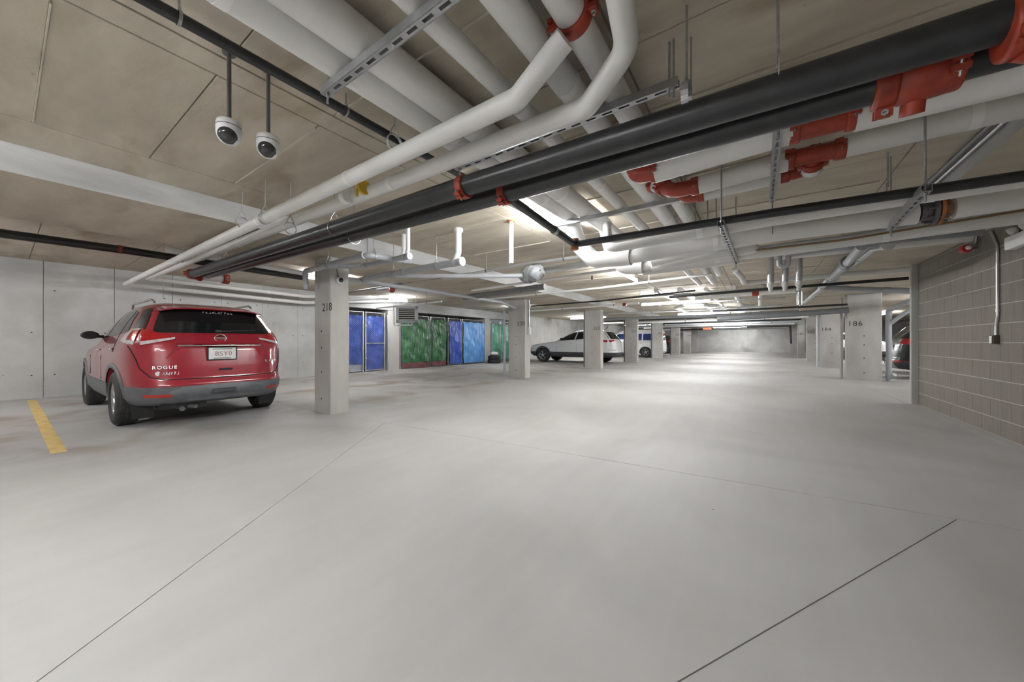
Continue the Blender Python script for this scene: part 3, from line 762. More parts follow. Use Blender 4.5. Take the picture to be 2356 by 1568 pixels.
# conduits along the right beam face
pipe('conduit', 'steel conduit along the upper edge of the right beam', [V((XBR0-.03, 1.0, ZC-.05)), V((XBR0-.03, 9.0, ZC-.05))], .014, 'silver')
pipe('conduit', 'dark conduit beside the steel one along the right beam', [V((XBR0-.07, 1.0, ZC-.03)), V((XBR0-.07, 9.0, ZC-.03))], .016, 'grey_dark')
# ---------------------------------------------------------------- grey drain pipes around column 218
def cap_disc(t, c, axis, r):
    c = V(c); a = V(axis).normalized()
    MB().cyl(c, c+a*.018, r*1.22, 20).build('cleanout_cap', M['white_gloss'], t, world=True)
    MB().cyl(c+a*.018, c+a*.03, r*.35, 6).build('cleanout_nut', M['white_gloss'], t, world=True)
g1a, g1b = on_y(702, 624, 2.70), on_y(842, 586, 2.70)
g1c = V((g1b.x, 3.42, g1b.z+.05))
pG1 = pipe('drain_pipe', 'grey drain pipe crossing in front of the top of column 218', [V((g1a.x-.07, 2.75, 1.95)), g1a, g1b, g1c], .040, 'grey_pipe', R=.09, joints=[(1, .25), (1, .4), (1, .96), (2, .5), (2, .85)])
rz = V((g1b.x, 3.28, 0)); MB().tube([(rz.x, 3.20, g1b.z+.04), (rz.x, 3.30, g1b.z+.13), (rz.x, 3.30, ZT)], .034, 14, R=.08).build('riser', M['white_gloss'], pG1, world=True)
g2a = on_y(941, 589, 3.10); g2b = on_y(841, 611, 3.10)
pG2 = pipe('drain_pipe', 'grey drain pipe with a white cleanout cap right of column 218', [g2a, g2b, V((-5.32, 2.80, 2.245))], .038, 'grey_pipe', R=.07, joints=[(0, .1), (0, .98), (1, .15)])
cap_disc(pG2, g2a, (1, 0, 0), .038)
MB().tube([(g2a.x-.05, 3.10, g2a.z+.02), (g2a.x-.02, 3.10, g2a.z+.10), (g2a.x-.02, 3.10, ZT)], .028, 12, R=.05).build('riser', M['white_gloss'], pG2, world=True)
g3a = on_y(1062, 601, 3.56); g3b = on_y(842, 641, 3.56)
pG3 = pipe('drain_pipe', 'long grey drain pipe with a flanged riser and white cleanout cap', [g3a, g3b, V((-5.80, 3.62, g3b.z))], .050, 'grey_pipe', R=.08, joints=[(0, .07), (0, .55), (0, .7), (0, .97)])
cap_disc(pG3, g3a, (1, 0, 0), .050)
rx = g3a.x-.06
MB().tube([(rx-.06, 3.56, g3a.z+.02), (rx, 3.56, g3a.z+.13), (rx, 3.56, ZT)], .043, 14, R=.06).build('riser', M['white_gloss'], pG3, world=True)
MB().cyl((rx, 3.56, ZC-.05), (rx, 3.56, ZC-.004), .062, 16).build('flange', M['white_gloss'], pG3, world=True)
g4 = [on_x(835, 647, -5.62), on_x(1029, 675, -5.62), on_x(1150, 694, -5.70)]
pG4 = pipe('drain_pipe', 'grey drain pipe running back from column 218 to column 220', [V((-5.63, 3.3, g4[0].z))]+g4+[V((-6.1, 8.98, 2.14)), V((-6.53, 8.98, 2.10)), V((-6.53, 9.0, .05))], .040, 'grey_pipe', R=.08, joints=[(1, .5), (1, .96)])
pG5 = pipe('drain_pipe', 'pale grey drain pipe running slantwise to the wrapped bundle', [V((-5.0, 3.60, 2.19)), V((-3.5, 4.63, 2.19)), V((-3.15, 4.9, 2.2))], .036, 'grey_pipe', joints=[(0, .75), (0, .96)])
g6 = [on_y(1068, 684, 6.6), on_y(1254, 659, 6.6)]
pG6 = pipe('drain_pipe', 'dark grey pipe crossing just in front of column 220', g6, .066, 'grey_dark', joints=[(0, .72), (0, .9)])
pG7 = pipe('drain_pipe', 'galvanised duct-like pipe left of the right rack', [on_y(1225, 626, 5.35), on_y(1352, 606, 5.35)], .055, 'silver', joints=[(0, .2)])
MB().cyl(on_y(1342, 600, 5.35), V((on_y(1342, 600, 5.35).x, 5.35, ZT)), .035, 12).build('riser', M['silver'], pG7, world=True)
for (P, r, lab) in [(g1a.lerp(g1b, .42), .041, 'ring hanger on the grey drain in front of column 218'), (g1b+V((0, .12, .01)), .041, 'ring hanger at the bend of the grey drain right of column 218'),
                    (g2a.lerp(g2b, .95), .039, 'ring hanger on the grey drain with the small cleanout cap'), (g3a.lerp(g3b, .22), .051, 'ring hanger near the flanged riser'), (g3a.lerp(g3b, .66), .051, 'ring hanger midway along the long grey drain')]:
    clevis(lab, P, (0, 1, 0) if P.y > 2.75 and P.y < 2.9 else (1, 0, 0), r, top_at(P.x), mat='bolt', strap=.012, drop=.06)
# wrapped bundle and its riser
bc = V((-3.05, 4.95, 2.22))
def lump(u, v):
    a = 2*PI*u; q = v*2-1; d = V((.571, .821, 0)); s = V((.821, -.571, 0))
    rr = (.13+.02*math.sin(5*a+4*q)+.016*math.sin(9*q+a*2))*max(0, 1-abs(q)**3)**.5+.012
    return bc+s*(q*.34)+d*math.cos(a)*rr+V((0, 0, 1))*math.sin(a)*rr*.85
tb = thing('wrapped_bundle', 'lumpy grey plastic-wrapped bundle on the pipes above column 220', 'bundle', bc)
MB().grid(lump, 22, 16).build('wrap', M['grey_pipe'], tb, world=True)
for q in (-.4, 0.05, .5):
    s_ = V((.821, -.571, 0)); MB().tube([bc+s_*q*.34+(V((.571, .821, 0))*math.cos(a)+V((0, 0, .85))*math.sin(a))*.15 for a in [2*PI*k/16 for k in range(17)]], .006, 6, caps=False).build('tie', M['steel_dark'], tb, world=True)
r4 = on_z(1176, 508, ZT)
pR4 = pipe('vent_riser', 'slim white vertical pipe from the slab above the wrapped bundle', [V((r4.x, r4.y, ZT)), V((r4.x, r4.y, on_x(1176, 605, r4.x).z))], .029, 'white_gloss')
MB().cyl((r4.x, r4.y, ZC-.02), (r4.x, r4.y, ZC-.004), .048, 14).build('flange', M['rust'], pR4, world=True)
MB().tube([(r4.x, r4.y, 2.27), (r4.x-.25, r4.y+.3, 2.19)], .02, 10).build('branch', M['grey_pipe'], pR4, world=True)
# ---------------------------------------------------------------- left bay pipes
pN = pipe('sprinkler_pipe', 'black pipe running above the stall of the red car', [on_x(-60, 528, -7.9), on_x(300, 577, -7.9), on_x(706, 640, -7.9)], .058, 'black_pipe')
coupling(pN, on_x(275, 573, -7.9), (0, 1, 0), .05, .05)
pipe('water_pipe', 'white pipe beside the black pipe over the stall of the red car', [on_x(380, 573, -7.3), on_x(700, 629, -7.3)], .042, 'white_gloss')
pipe('sprinkler_branch', 'thin black branch pipe beside the grey drain behind column 218', [on_y(800, 672, 5.2), on_y(960, 645, 5.2), on_y(1090, 628, 5.2)], .022, 'black_pipe')
tb2 = thing('valve', 'red cast pipe fitting hanging right of column 218', 'valve', on_y(902, 662, 5.6))
c = on_y(902, 664, 5.6); MB().lathe([(.02, -.10), (.05, -.09), (.075, -.04), (.08, 0), (.06, .05), (.03, .07)], c, 'z', 18).build('body', M['red'], tb2, world=True)
coupling(tb2, c+V((0, 0, .03)), (1, 0, 0), .055, .07)
MB().tube([c+V((-.6, 0, .04)), c+V((.35, 0, .04))], .05, 14).build('pipe_run', M['grey_dark'], tb2, world=True)
MB().cyl(c+V((0, 0, .05)), (c.x, c.y, ZB if c.x < XB0 else ZT), .006, 8).build('rod', M['rod'], tb2, world=True)
for (u, v, x, lab) in [(375, 684, -11.2, 'dark hook hanger on the wall pipes above the red car'), (627, 685, -11.2, 'rod hanger on the wall pipes left of column 218')]:
    p = on_x(u, v-2, -11.35); clevis(lab, V((-11.3, p.y, p.z)), (0, 1, 0), .055, ZL, strap=.008)
# ---------------------------------------------------------------- thin pipes crossing the mid aisle
cross = [(4.9, [(1020, 641), (1194, 609), (1392, 582)], .024, 'silver', 'galvanised pipe crossing just left of the right rack'),
         (6.0, [(1085, 668), (1381, 625), (1640, 590)], .026, 'white_gloss', 'thin white pipe crossing the mid aisle under the right rack'),
         (7.4, [(866, 709), (1016, 693)], .026, 'white_gloss', 'thin white pipe end left of column 220'),
         (8.0, [(1100, 690), (1381, 662), (1640, 630)], .024, 'white_gloss', 'second thin white pipe crossing the aisle before column 220'),
         (10.5, [(1222, 704), (1381, 692), (1600, 668)], .024, 'black_pipe', 'thin black pipe crossing the aisle beyond column 220'),
         (11.2, [(1222, 715), (1400, 702), (1470, 697)], .030, 'white_gloss', 'thin white pipe with a red clamp beyond column 220'),
         (14.6, [(1385, 722), (1600, 714), (1800, 702)], .030, 'silver', 'galvanised pipe crossing the aisle in line with column 186'),
         (15.8, [(1390, 733), (1600, 728), (1840, 716)], .055, 'grey_dark', 'dark grey pipe crossing the aisle behind column 186'),
         (19.8, [(1470, 742), (1700, 735), (1850, 727)], .050, 'white_gloss', 'white pipe crossing the far aisle before the van'),
         (24.0, [(1530, 747), (1700, 743), (1850, 738)], .055, 'grey_pipe', 'grey pipe crossing the far aisle past the van')]
cr = []
for (y, pts, r, m_, lab) in cross:
    P = [on_y(u, v, y) for (u, v) in pts]
    cr.append(pipe('cross_pipe', lab, P, r, m_, group='thin pipes crossing the aisle'))
    for f in (.33, .8):
        q = P[0].lerp(P[-1], f); q.z += 0
        a, b = (P[0], P[1]) if (len(P) == 2 or q.x < P[1].x) else (P[1], P[2])
        q = a+(b-a)*((q.x-a.x)/(b.x-a.x))
        zt = ZT if XB0 < q.x < XBR0 else (ZB if XB1 < q.x <= XB0 else (ZBR if q.x >= XBR0 else ZL))
        MB().cyl((q.x, q.y, q.z), (q.x, q.y, zt), .006, 6).build('hanger_rod', M['rod'], cr[-1], world=True)
        MB().cyl((q.x-.012, q.y, q.z), (q.x+.012, q.y, q.z), r+.006, 12).build('clamp', M['steel_dark'], cr[-1], world=True)
p = on_y(1437, 700, 11.2); coupling(cr[5], p, (1, 0, 0), .04, .1, bolts=False)
MB().lathe([(.001, -.07), (.02, -.06), (.012, -.02), (.02, 0)], on_y(1362, 634, 6.0), 'z', 10).build('sprinkler_head', M['copper'], cr[1], world=True)
# ---------------------------------------------------------------- right mid zone
f1 = pipe('insulated_pipe', 'white pipe crossing behind the right rack to the block wall corner', [V((-.35, 7.6, 2.42)), V((-.25, 8.2, 2.34)), on_y(1712, 651, 8.6), on_y(1902, 634, 8.6), on_y(2093, 619, 8.6)], .050, 'white_wrap', R=.12, part='jacket')
f1b = pipe('sprinkler_pipe', 'black pipe crossing under the white pipe to the block wall corner', [on_y(1540, 683, 9.0), on_y(1800, 662, 9.0), on_y(2090, 640, 9.0)], .030, 'black_pipe')
f3 = pipe('insulated_pipe', 'white pipe with a red clamp ending in a silver drop', [on_y(1600, 686, 11.0), on_y(1738, 675, 11.0), on_y(1830, 669, 11.0)], .052, 'white_wrap', part='jacket')
coupling(f3, on_y(1738, 675, 11.0), (1, 0, 0), .052, .14); hang(f3, [on_y(1790, 672, 11.0), on_y(1650, 682, 11.0)])
q = on_y(1832, 669, 11.0); MB().tube([q, q+V((.06, 0, 0)), q+V((.06, 0, -.34))], .055, 14, R=.05).build('drop', M['silver'], f3, world=True)
hang(pipe('drain_pipe', 'fat dark grey pipe running to column 186', [on_y(1650, 733, 13.9), on_y(1840, 721, 13.9), on_y(1952, 713, 13.9)], .085, 'grey_dark'), [on_y(1700, 730, 13.9), on_y(1840, 721, 13.9)])
hang(pipe('sprinkler_pipe', 'black pipe just above the fat grey pipe by column 186', [on_y(1640, 716, 13.7), on_y(1840, 706, 13.7), on_y(1950, 700, 13.7)], .03, 'black_pipe'), [on_y(1840, 706, 13.7)])
s1 = pipe('drain_pipe', 'galvanised drain running back along the right beam', [V((1.31, 6.2, 2.30)), on_x(2012, 566, 1.31), on_x(1852, 694, 1.31)], .062, 'silver', joints=[(1, .1), (1, .35)])
MB().tube([on_x(2012, 566, 1.31), V((1.34, 6.6, 2.44)), V((1.34, 6.3, 2.46))], .064, 14, R=.1).build('elbow', M['grey_pipe'], s1, world=True)
a, b = on_x(1950, 605, 1.10), on_x(1888, 662, 1.10)
s2 = pipe('drain_pipe', 'grey drain turning right in front of column 186', [V((1.10, a.y-.9, a.z+.06)), a, b, on_y(2096, 669, b.y)], .058, 'grey_pipe', R=.1, joints=[(1, .1), (1, .55), (1, .9), (2, .3), (2, .75)])
MB().cyl(a+V((0, -.02, .02)), a+V((0, .06, .02)), .085, 16).build('hub', M['grey_dark'], s2, world=True)
for k, (u, v1, lab) in enumerate([(1773, 634, 'first silver vertical pipe stub hanging behind the right rack'), (1806, 632, 'second silver vertical pipe stub hanging behind the right rack'), (1838, 630, 'third silver vertical pipe stub hanging behind the right rack')]):
    p = on_y(u, v1, 7.9)
    t = pipe('vent_riser', lab, [V((p.x, 7.9, ZT)), V((p.x, 7.9, p.z-.12))], .052, 'silver', group='silver stubs behind the rack')
    MB().lathe([(.052, 0), (.058, -.01), (.058, -.07), (.035, -.10), (.03, -.16), (.001, -.17)], (p.x, 7.9, p.z-.12), 'z', 14).build('cap', M['white_wrap'], t, world=True)
p = on_y(1797, 648, 6.9); t = pipe('trap_pipe', 'grey U-shaped trap hanging below the right rack', [V((p.x-.02, 6.9, 2.52)), V((p.x-.02, 6.9, 2.28)), V((p.x+.09, 6.9, 2.28)), V((p.x+.09, 6.9, 2.45)), V((p.x+1.2, 6.9, 2.47))], .036, 'grey_pipe', R=.055)
p0 = V((3.02, 14.28, 0)); t = pipe('drain_pipe', 'grey vertical drain beside column 186', [V((3.02, 14.28, .02)), V((3.02, 14.28, 2.0)), V((3.5, 13.6, 2.32)), V((4.4, 12.6, 2.40))], .062, 'grey_pipe', R=.1, joints=[(0, .07), (0, .55), (0, .96), (1, .5)])
MB().tube([(3.04, 14.25, 1.62), (3.4, 14.0, 2.02)], .05, 14).build('branch', M['grey_pipe'], t, world=True)
MB().tube([(3.04, 14.22, .12), (3.1, 14.12, .2)], .055, 14).build('cleanout', M['grey_pipe'], t, world=True)
for (x, y, zb, lab, m_) in [(2.03, 14.3, .02, 'pale conduit down the left edge of column 186', 'col'), (2.10, 20.25, .02, 'white conduit down the left edge of column 184', 'white_gloss'), (-5.79, 9.26, 1.55, 'steel conduit down the right edge of column 220', 'silver'), (2.18, 26.1, .5, 'dark conduit down the edge of column 182', 'steel_dark'), (-6.08, 14.15, .02, 'grey pipe down the left edge of the column before the white car', 'grey_dark'), (-5.95, 19.2, .02, 'grey pipe down the left edge of the column before the van', 'grey_dark'), (-5.97, 25.2, .02, 'dark pipe down the left edge of the column right of the van', 'grey_dark'), (-5.97, 31.5, .02, 'dark pipe down the left edge of the sixth left column', 'grey_dark')]:
    t = pipe('conduit', lab, [V((x, y, zb)), V((x, y, ZB-.01))], .035 if zb < .1 else .02, m_)
    if zb > 1: MB().bbox(x-.05, x+.05, y-.04, y+.06, zb-.22, zb, .006).build('junction_box', M['lamp_body'], t, world=True)
pipe('floor_drain_valve', 'grey pipe stub at the foot of column 218', [V((-5.92, 2.98, .14)), V((-5.92, 2.98, .34))], .035, 'grey_dark')
# far end: black pipe with drop, small red sign
fb = pipe('sprinkler_pipe', 'black pipe before the far wall turning down at its right end', [on_y(1560, 759, 36.0), on_y(1700, 753, 36.0), on_y(1818, 748, 36.0), on_y(1820, 790, 36.0)], .07, 'black_pipe', R=.15)
for f in (.2, .6):
    q = on_y(1560, 759, 36.0).lerp(on_y(1818, 748, 36.0), f); MB().cyl(q, (q.x, q.y, ZT if q.x > XB0 else ZB), .01, 6).build('rod', M['rod'], fb, world=True)
p = on_y(1627, 753, 35.0)
t = thing('warning_sign', 'small red sign hanging at the far end of the aisle', 'sign', p)
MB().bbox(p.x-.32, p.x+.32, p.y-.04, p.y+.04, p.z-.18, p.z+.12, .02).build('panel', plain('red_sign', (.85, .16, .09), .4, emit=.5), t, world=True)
MB().cyl((p.x, p.y, p.z+.1), (p.x, p.y, ZT), .01, 6).build('rod', M['rod'], t, world=True)
# far runs along the aisle and their trapezes
for k, (x, r, lab) in enumerate([(-2.3, .06, 'far white pipe along the aisle, leftmost'), (-1.75, .065, 'far white pipe along the aisle, second from the left'), (-1.15, .055, 'far white pipe along the aisle, in the middle'), (-.55, .065, 'far white pipe along the aisle, second from the right'), (.05, .06, 'far white pipe along the aisle, rightmost')]):
    jog = [(10.2+k*.25, x), (15.0+k*.4, x), (16.0+k*.4, x+.55*(1 if k % 2 else -1)), (24.5, x+.55*(1 if k % 2 else -1)), (25.5, x), (39.0, x)]
    pipe('insulated_pipe', lab, [V((xx, yy, 2.46+r)) for (yy, xx) in jog], r, 'white_wrap', group='far pipes along the aisle', R=.2, part='jacket')
for y in (10.8, 13.4, 18.5, 21.5, 27.0, 32.5, 38.0):
    strut('trapeze_hanger', ['nearest', 'second', 'third', 'fourth', 'fifth', 'sixth', 'last'][[10.8, 13.4, 18.5, 21.5, 27.0, 32.5, 38.0].index(y)]+' of the far steel trapezes along the aisle', (-2.95, y, 2.415), (.65, y, 2.415), [(.02, ZT), (.5, ZT), (.98, ZT)], group='far trapezes', slots=False)
for k, (y, z, m_, r) in enumerate([(21.0, 2.33, 'black_pipe', .04), (22.4, 2.30, 'white_gloss', .05), (26.0, 2.34, 'black_pipe', .05), (28.0, 2.28, 'silver', .05), (30.5, 2.30, 'white_gloss', .06), (33.2, 2.31, 'grey_dark', .06), (38.5, 2.28, 'white_gloss', .06), (40.5, 2.3, 'grey_dark', .07)]):
    lab = ['thin black', 'white', 'black', 'galvanised', 'white', 'dark grey', 'last white', 'last grey'][k]+' pipe crossing the far aisle '+['behind the van', 'behind the long lamp', 'in the distance', 'beside the sixth left column', 'in the distance near the sixth column', 'near the seventh column', 'before the far wall', 'nearest the far wall'][k]
    t = pipe('cross_pipe', lab, [V((-8.5, y, z)), V((2.0, y, z+.03))], r, m_, group='far pipes crossing the aisle')
    for x in (-3.2, .9): MB().cyl((x, y, z), (x, y, ZT), .008, 6).build('hanger_rod', M['rod'], t, world=True)
# ---------------------------------------------------------------- dome cameras on poles
M['cam_white'] = plain('camera_shell', (.72, .72, .71), .35)
M['cam_dark'] = plain('camera_dome', (.03, .03, .032), .12, var=.2, spec=.7)
def dome_camera(label, p, tilt_dir):
    t = thing('dome_camera', label, 'camera', p, 0, 'dome cameras on ceiling poles')
    MB().cyl((0, 0, .02), (0, 0, ZT-p[2]), .0105, 12).build('pole', M['steel_dark'], t)
    MB().cyl((0, 0, ZT-p[2]-.012), (0, 0, ZT-p[2]), .03, 14).build('ceiling_plate', M['steel_dark'], t)
    sh = MB().lathe([(.001, .035), (.04, .034), (.053, .026), (.056, .012), (.056, 0)], (0, 0, 0), 'z', 28).build('shell', M['cam_white'], t)
    MB().lathe([(.0555, .0005), (.0535, -.001), (.0535, -.004), (.0555, -.0055)], (0, 0, 0), 'z', 28).build('seam', M['steel_dark'], t)
    MB().lathe([(.0565, -.005), (.056, -.04), (.05, -.062), (.040, -.078), (.028, -.086), (.001, -.088)], (0, 0, 0), 'z', 28).build('lower_shell', M['cam_white'], t)
    a = V((math.cos(tilt_dir), math.sin(tilt_dir), -1.15)).normalized(); F = frame_of(a)
    MB().lathe([(.044, .030), (.043, .044), (.034, .0575), (.018, .066), (.001, .068)], (0, 0, -.028), 'z', 22, F).build('lens_dome', M['cam_dark'], t)
    return t
p = on_z(527, 120, ZT); dome_camera('white dome camera on the left ceiling pole', (p.x, p.y, on_x(525, 292, p.x).z), math.radians(-30))
p = on_z(617, 160, ZT); dome_camera('white dome camera on the right, shorter-looking ceiling pole', (p.x, p.y, on_x(617, 326, p.x).z), math.radians(-32))
# camera on the column
p = on_x(781, 645, -5.38+.0)
t = thing('dome_camera', 'small round camera fixed to the top of column 218', 'camera', (-5.38, p.y, p.z))
MB().lathe([(.055, 0), (.058, .02), (.05, .045), (.042, .05)], (0, 0, 0), 'x', 22).build('shell', M['cam_white'], t)
MB().lathe([(.038, .045), (.036, .062), (.025, .076), (.001, .083)], (0, 0, 0), 'x', 20).build('lens_dome', M['cam_dark'], t)
MB().tube([(.01, -.02, .05), (.02, -.05, .14), (.03, -.07, .20)], .007, 8).build('cable', M['steel_dark'], t)
# ---------------------------------------------------------------- fittings on the block wall
p = on_x(2280, 531, XR-.016); q = on_x(2295, 565, XR-.016); e = on_x(2288, 745, XR-.016)
t = pipe('wall_conduit', 'bent grey conduit running down the block wall to a switch box', [p, q, V((XR-.016, q.y-.005, 1.42)), V((XR-.016, q.y+.03, 1.30)), V((XR-.016, q.y+.03, 1.19))], .013, 'silver', cat='conduit', R=.06)
yy = q.y+.03
MB().cyl((XR-.016, q.y-.005, 1.47), (XR-.016, q.y-.005, 1.50), .017, 12).build('coupling', M['silver'], t, world=True)
b = thing('switch_box', 'small switch box with a pale label on the block wall', 'switch', (XR, yy, 1.14))
MB().bbox(XR-.05, XR-.001, yy-.035, yy+.035, 1.09, 1.195, .004).build('box', plain('box_bronze', (.10, .085, .065), .5, metal=.3), b, world=True)
MB().bbox(XR-.056, XR-.05, yy-.03, yy+.03, 1.094, 1.19, .002).build('cover', plain('box_bronze2', (.09, .075, .06), .45, metal=.3), b, world=True)
MB().bbox(XR-.060, XR-.056, yy-.026, yy+.026, 1.099, 1.185, .001).build('label_plate', plain('label_white', (.75, .74, .72), .5, var=.25, scale=90), b, world=True)
p = on_x(2222, 572, XR-.10)
t = thing('alarm_bell', 'small red alarm device on the block wall under the rack', 'alarm', p)
MB().lathe([(.05, .06), (.055, .03), (.055, -.03), (.045, -.05)], p, 'y', 18).build('body', plain('alarm_red', (.42, .012, .015), .3), t, world=True)
MB().lathe([(.001, -.115), (.022, -.105), (.03, -.08), (.02, -.055)], p, 'y', 14).build('strobe', M['white_gloss'], t, world=True)
MB().cyl(p, V((XR, p.y, p.z)), .015, 10).build('bracket', M['steel_dark'], t, world=True)
MB().tube([p+V((.02, .0, .03)), p+V((.09, .03, .05)), p+V((.09, -.02, .2)), p+V((.05, -.06, .3))], .013, 8, R=.04).build('conduit', M['silver'], t, world=True)
p = on_x(2340, 555, XR-.04)
t = thing('emergency_light', 'white emergency light box on the block wall at the right edge', 'lamp', (XR, p.y, p.z))
MB().bbox(XR-.085, XR-.001, p.y-.3, p.y+.12, p.z-.07, p.z+.07, .008).build('box', plain('emergency_box', (.8, .8, .8), .4), t, world=True)
for dy in (-.22, .0):
    c = V((XR-.06, p.y+dy, p.z+.12)); a = V((-.5, .5, -.35))
    MB().lathe([(.02, -.03), (.045, 0), (.048, .03), (.04, .035)], c, 'z', 14, frame_of(a)).cyl(c, V((XR-.05, p.y+dy, p.z+.06)), .012, 8).build('lamp_head', M['cam_white'], t, world=True)
MB().box(XR-.03, XR-.002, p.y-.05, p.y+.05, p.z+.06, p.z+.2).build('bracket', M['steel_dark'], t, world=True)
# ---------------------------------------------------------------- heater
p = on_x(937, 724, -10.2); t = thing('unit_heater', 'grey louvred unit heater hanging left of the storage cages', 'heater', p, math.radians(-40))
M['heater'] = plain('heater_grey', (.50, .52, .55), .4)
MB().bbox(-.28, .18, -.37, .37, -.28, .28, .012).build('cabinet', M['heater'], t)
fr = MB()
for (a, b, c_, d) in ((-.37, -.28, -.28, .28), (.25, .37, -.28, .28), (-.37, .37, -.28, -.20), (-.37, .37, .20, .28)): fr.box(.18, .20, a, b, c_, d)
fr.build('front_frame', M['heater'], t)
MB().box(.175, .183, -.28, .25, -.2, .2).build('grille_back', M['hole'], t)
for k in range(6):
    z = -.165+k*.066; MB().prism([(.183, -.28, z), (.215, -.28, z-.022), (.218, -.28, z-.017), (.186, -.28, z+.006)], (0, .53, 0)).build('louvre', M['lamp_body'], t)
for (x, y) in ((-.2, -.3), (-.2, .3), (.1, -.3), (.1, .3)): MB().cyl((x, y, .27), (x, y, ZL-.02-p.z), .008, 6).build('rod', M['rod'], t)
MB().tube([(-.1, -.45, .35), (-.1, -.45, -.36), (-.05, .15, -.36), (-.05, .15, -.28)], .025, 10, R=.05).build('gas_pipe', M['white_gloss'], t)
# ---------------------------------------------------------------- storage cages along the left wall
XCG = -11.9
def yc(u):
    d = ray(u, 785); return XCG/d.x*d.y
CT = 2.22
def tarp_mat(name, col, dark, gloss=.24):
    m, nt, b = base_mat(name); L = nt.links.new
    geo = N(nt, 'ShaderNodeNewGeometry'); n1 = N(nt, 'ShaderNodeTexNoise'); n1.inputs['Scale'].default_value = 2.2; n1.inputs['Detail'].default_value = 6; n1.inputs['Distortion'].default_value = 1.2
    L(geo.outputs['Position'], n1.inputs['Vector']); cr_ = N(nt, 'ShaderNodeValToRGB'); e = cr_.color_ramp.elements
    e[0].position = .32; e[0].color = (*dark, 1); e[1].position = .7; e[1].color = (*col, 1); L(n1.outputs[0], cr_.inputs[0]); L(cr_.outputs[0], b.inputs['Base Color'])
    b.inputs['Roughness'].default_value = gloss
    n2 = N(nt, 'ShaderNodeTexNoise'); n2.inputs['Scale'].default_value = 3.2; n2.inputs['Detail'].default_value = 3; n2.inputs['Distortion'].default_value = .5
    mpg = N(nt, 'ShaderNodeMapping'); mpg.inputs['Rotation'].default_value = (.75, 0, 0); mpg.inputs['Scale'].default_value = (1, 2.6, .55); L(geo.outputs['Position'], mpg.inputs['Vector']); L(mpg.outputs[0], n2.inputs['Vector'])
    bp = N(nt, 'ShaderNodeBump'); bp.inputs['Strength'].default_value = 1.0; bp.inputs['Distance'].default_value = .10; L(n2.outputs[0], bp.inputs['Height']); L(bp.outputs[0], b.inputs['Normal'])
    return m
M['tarp_blue'] = tarp_mat('blue_tarp', (.05, .12, .52), (.03, .065, .34))
M['tarp_sky'] = tarp_mat('light_blue_tarp', (.13, .36, .75), (.09, .26, .62))
M['tarp_green'] = tarp_mat('green_tarp', (.05, .19, .07), (.022, .10, .04))
M['tarp_jade'] = tarp_mat('jade_tarp', (.11, .42, .28), (.075, .31, .20))
M['tarp_maroon'] = plain('maroon_tarp', (.16, .05, .055), .45, var=.3, bump=.4, bscale=14)
M['tarp_grey'] = plain('grey_sheet', (.42, .43, .47), .5, var=.2, bump=.4, bscale=12)
def chain_link(y0, y1, z0, z1, x, step=.075, w_=.0023):
    mb = MB(); W, Hh = y1-y0, z1-z0
    for sgn in (1, -1):
        c = -Hh
        while c < W:
            a0 = max(0, c); a1 = min(W, c+Hh)
            if a1-a0 > .01:
                za0, za1 = a0-c, a1-c
                if sgn < 0: za0, za1 = Hh-za0, Hh-za1
                p, q = V((x, y0+a0, z0+za0)), V((x, y0+a1, z0+za1)); n_ = V((0, -(q-p).z, (q-p).y)).normalized()*w_; o_ = V((w_*1.6, 0, 0))
                mb.add([p-n_, p+n_, p+o_, q-n_, q+n_, q+o_], [(0, 1, 4, 3), (1, 2, 5, 4), (2, 0, 3, 5)])
            c += step
    return mb
def cage(label, u0, u1, tarp, gate=False, z0=.05, foot=None, ztop=None, seed=0, front=False):
    y0, y1 = sorted((yc(u0), yc(u1))); zt = ztop or CT
    t = thing('cage_gate' if gate else 'storage_cage', label, 'storage cage', (XCG, (y0+y1)/2, 0), 0, 'storage cage fronts')
    r = .024
    for y in (y0+r, y1-r): MB().cyl((XCG, y, .0), (XCG, y, zt), r, 10).build('post', M['silver'], t, world=True)
    zs = [z0, zt-.02]+([z0+1.0] if gate else [])
    for z in zs: MB().cyl((XCG, y0+r, z), (XCG, y1-r, z), .018, 8).build('rail', M['silver'], t, world=True)
    tag(chain_link(y0+.03, y1-.03, z0, zt-.02, XCG+.016).build('chain_link', M['silver'], t, world=True), kind='stuff')
    rnd = random.Random(seed); ph = [rnd.uniform(0, 6) for _ in range(8)]
    def sheet(z_a, z_b, dx, amp):
        def fn(a, b):
            y = y0+.03+(y1-y0-.06)*a; z = z_a+(z_b-z_a)*b
            f = .5*math.sin(5.0*(y*1.3+z*.9)+ph[0])+.35*math.sin(9*(y-z*.8)+ph[1])+.25*math.sin(15*(y*.6+z)+ph[2])+.2*math.sin(23*(y-z*.3)+ph[3])
            sag = (.05 if b > .97 else 0)*math.sin(PI*((a*3) % 1))
            return V((XCG+(.05+dx if front else -dx)+amp*2.0*f*(.55 if front else 1), y, z-sag))
        return MB().grid(fn, 26, 40)
    ts = sheet(z0+(.02 if not foot else .2), zt-.12, .05, .022).build('tarpaulin', M[tarp], t, world=True)
    if foot: sheet(z0-.03, z0+.24, .042, .016).build('tarpaulin_hem', M[foot], t, world=True)
    if gate:
        ym = y0+r if gate == 'l' else y1-r
        for z in (.5, 1.7): MB().bbox(XCG-.03, XCG+.03, ym-.035, ym+.035, z-.03, z+.03, .004).build('hinge', M['silver'], t, world=True)
    return t
cage('blue-tarped cage panel beside column 218', 796, 837, 'tarp_blue', foot='tarp_grey', seed=1)
cage('blue-tarped cage gate left of the unit heater', 840, 886, 'tarp_blue', 'l', foot=None, seed=2)
cage('wide dark green tarped cage panel under the unit heater', 920, 987, 'tarp_green', foot='tarp_maroon', seed=3, front=True)
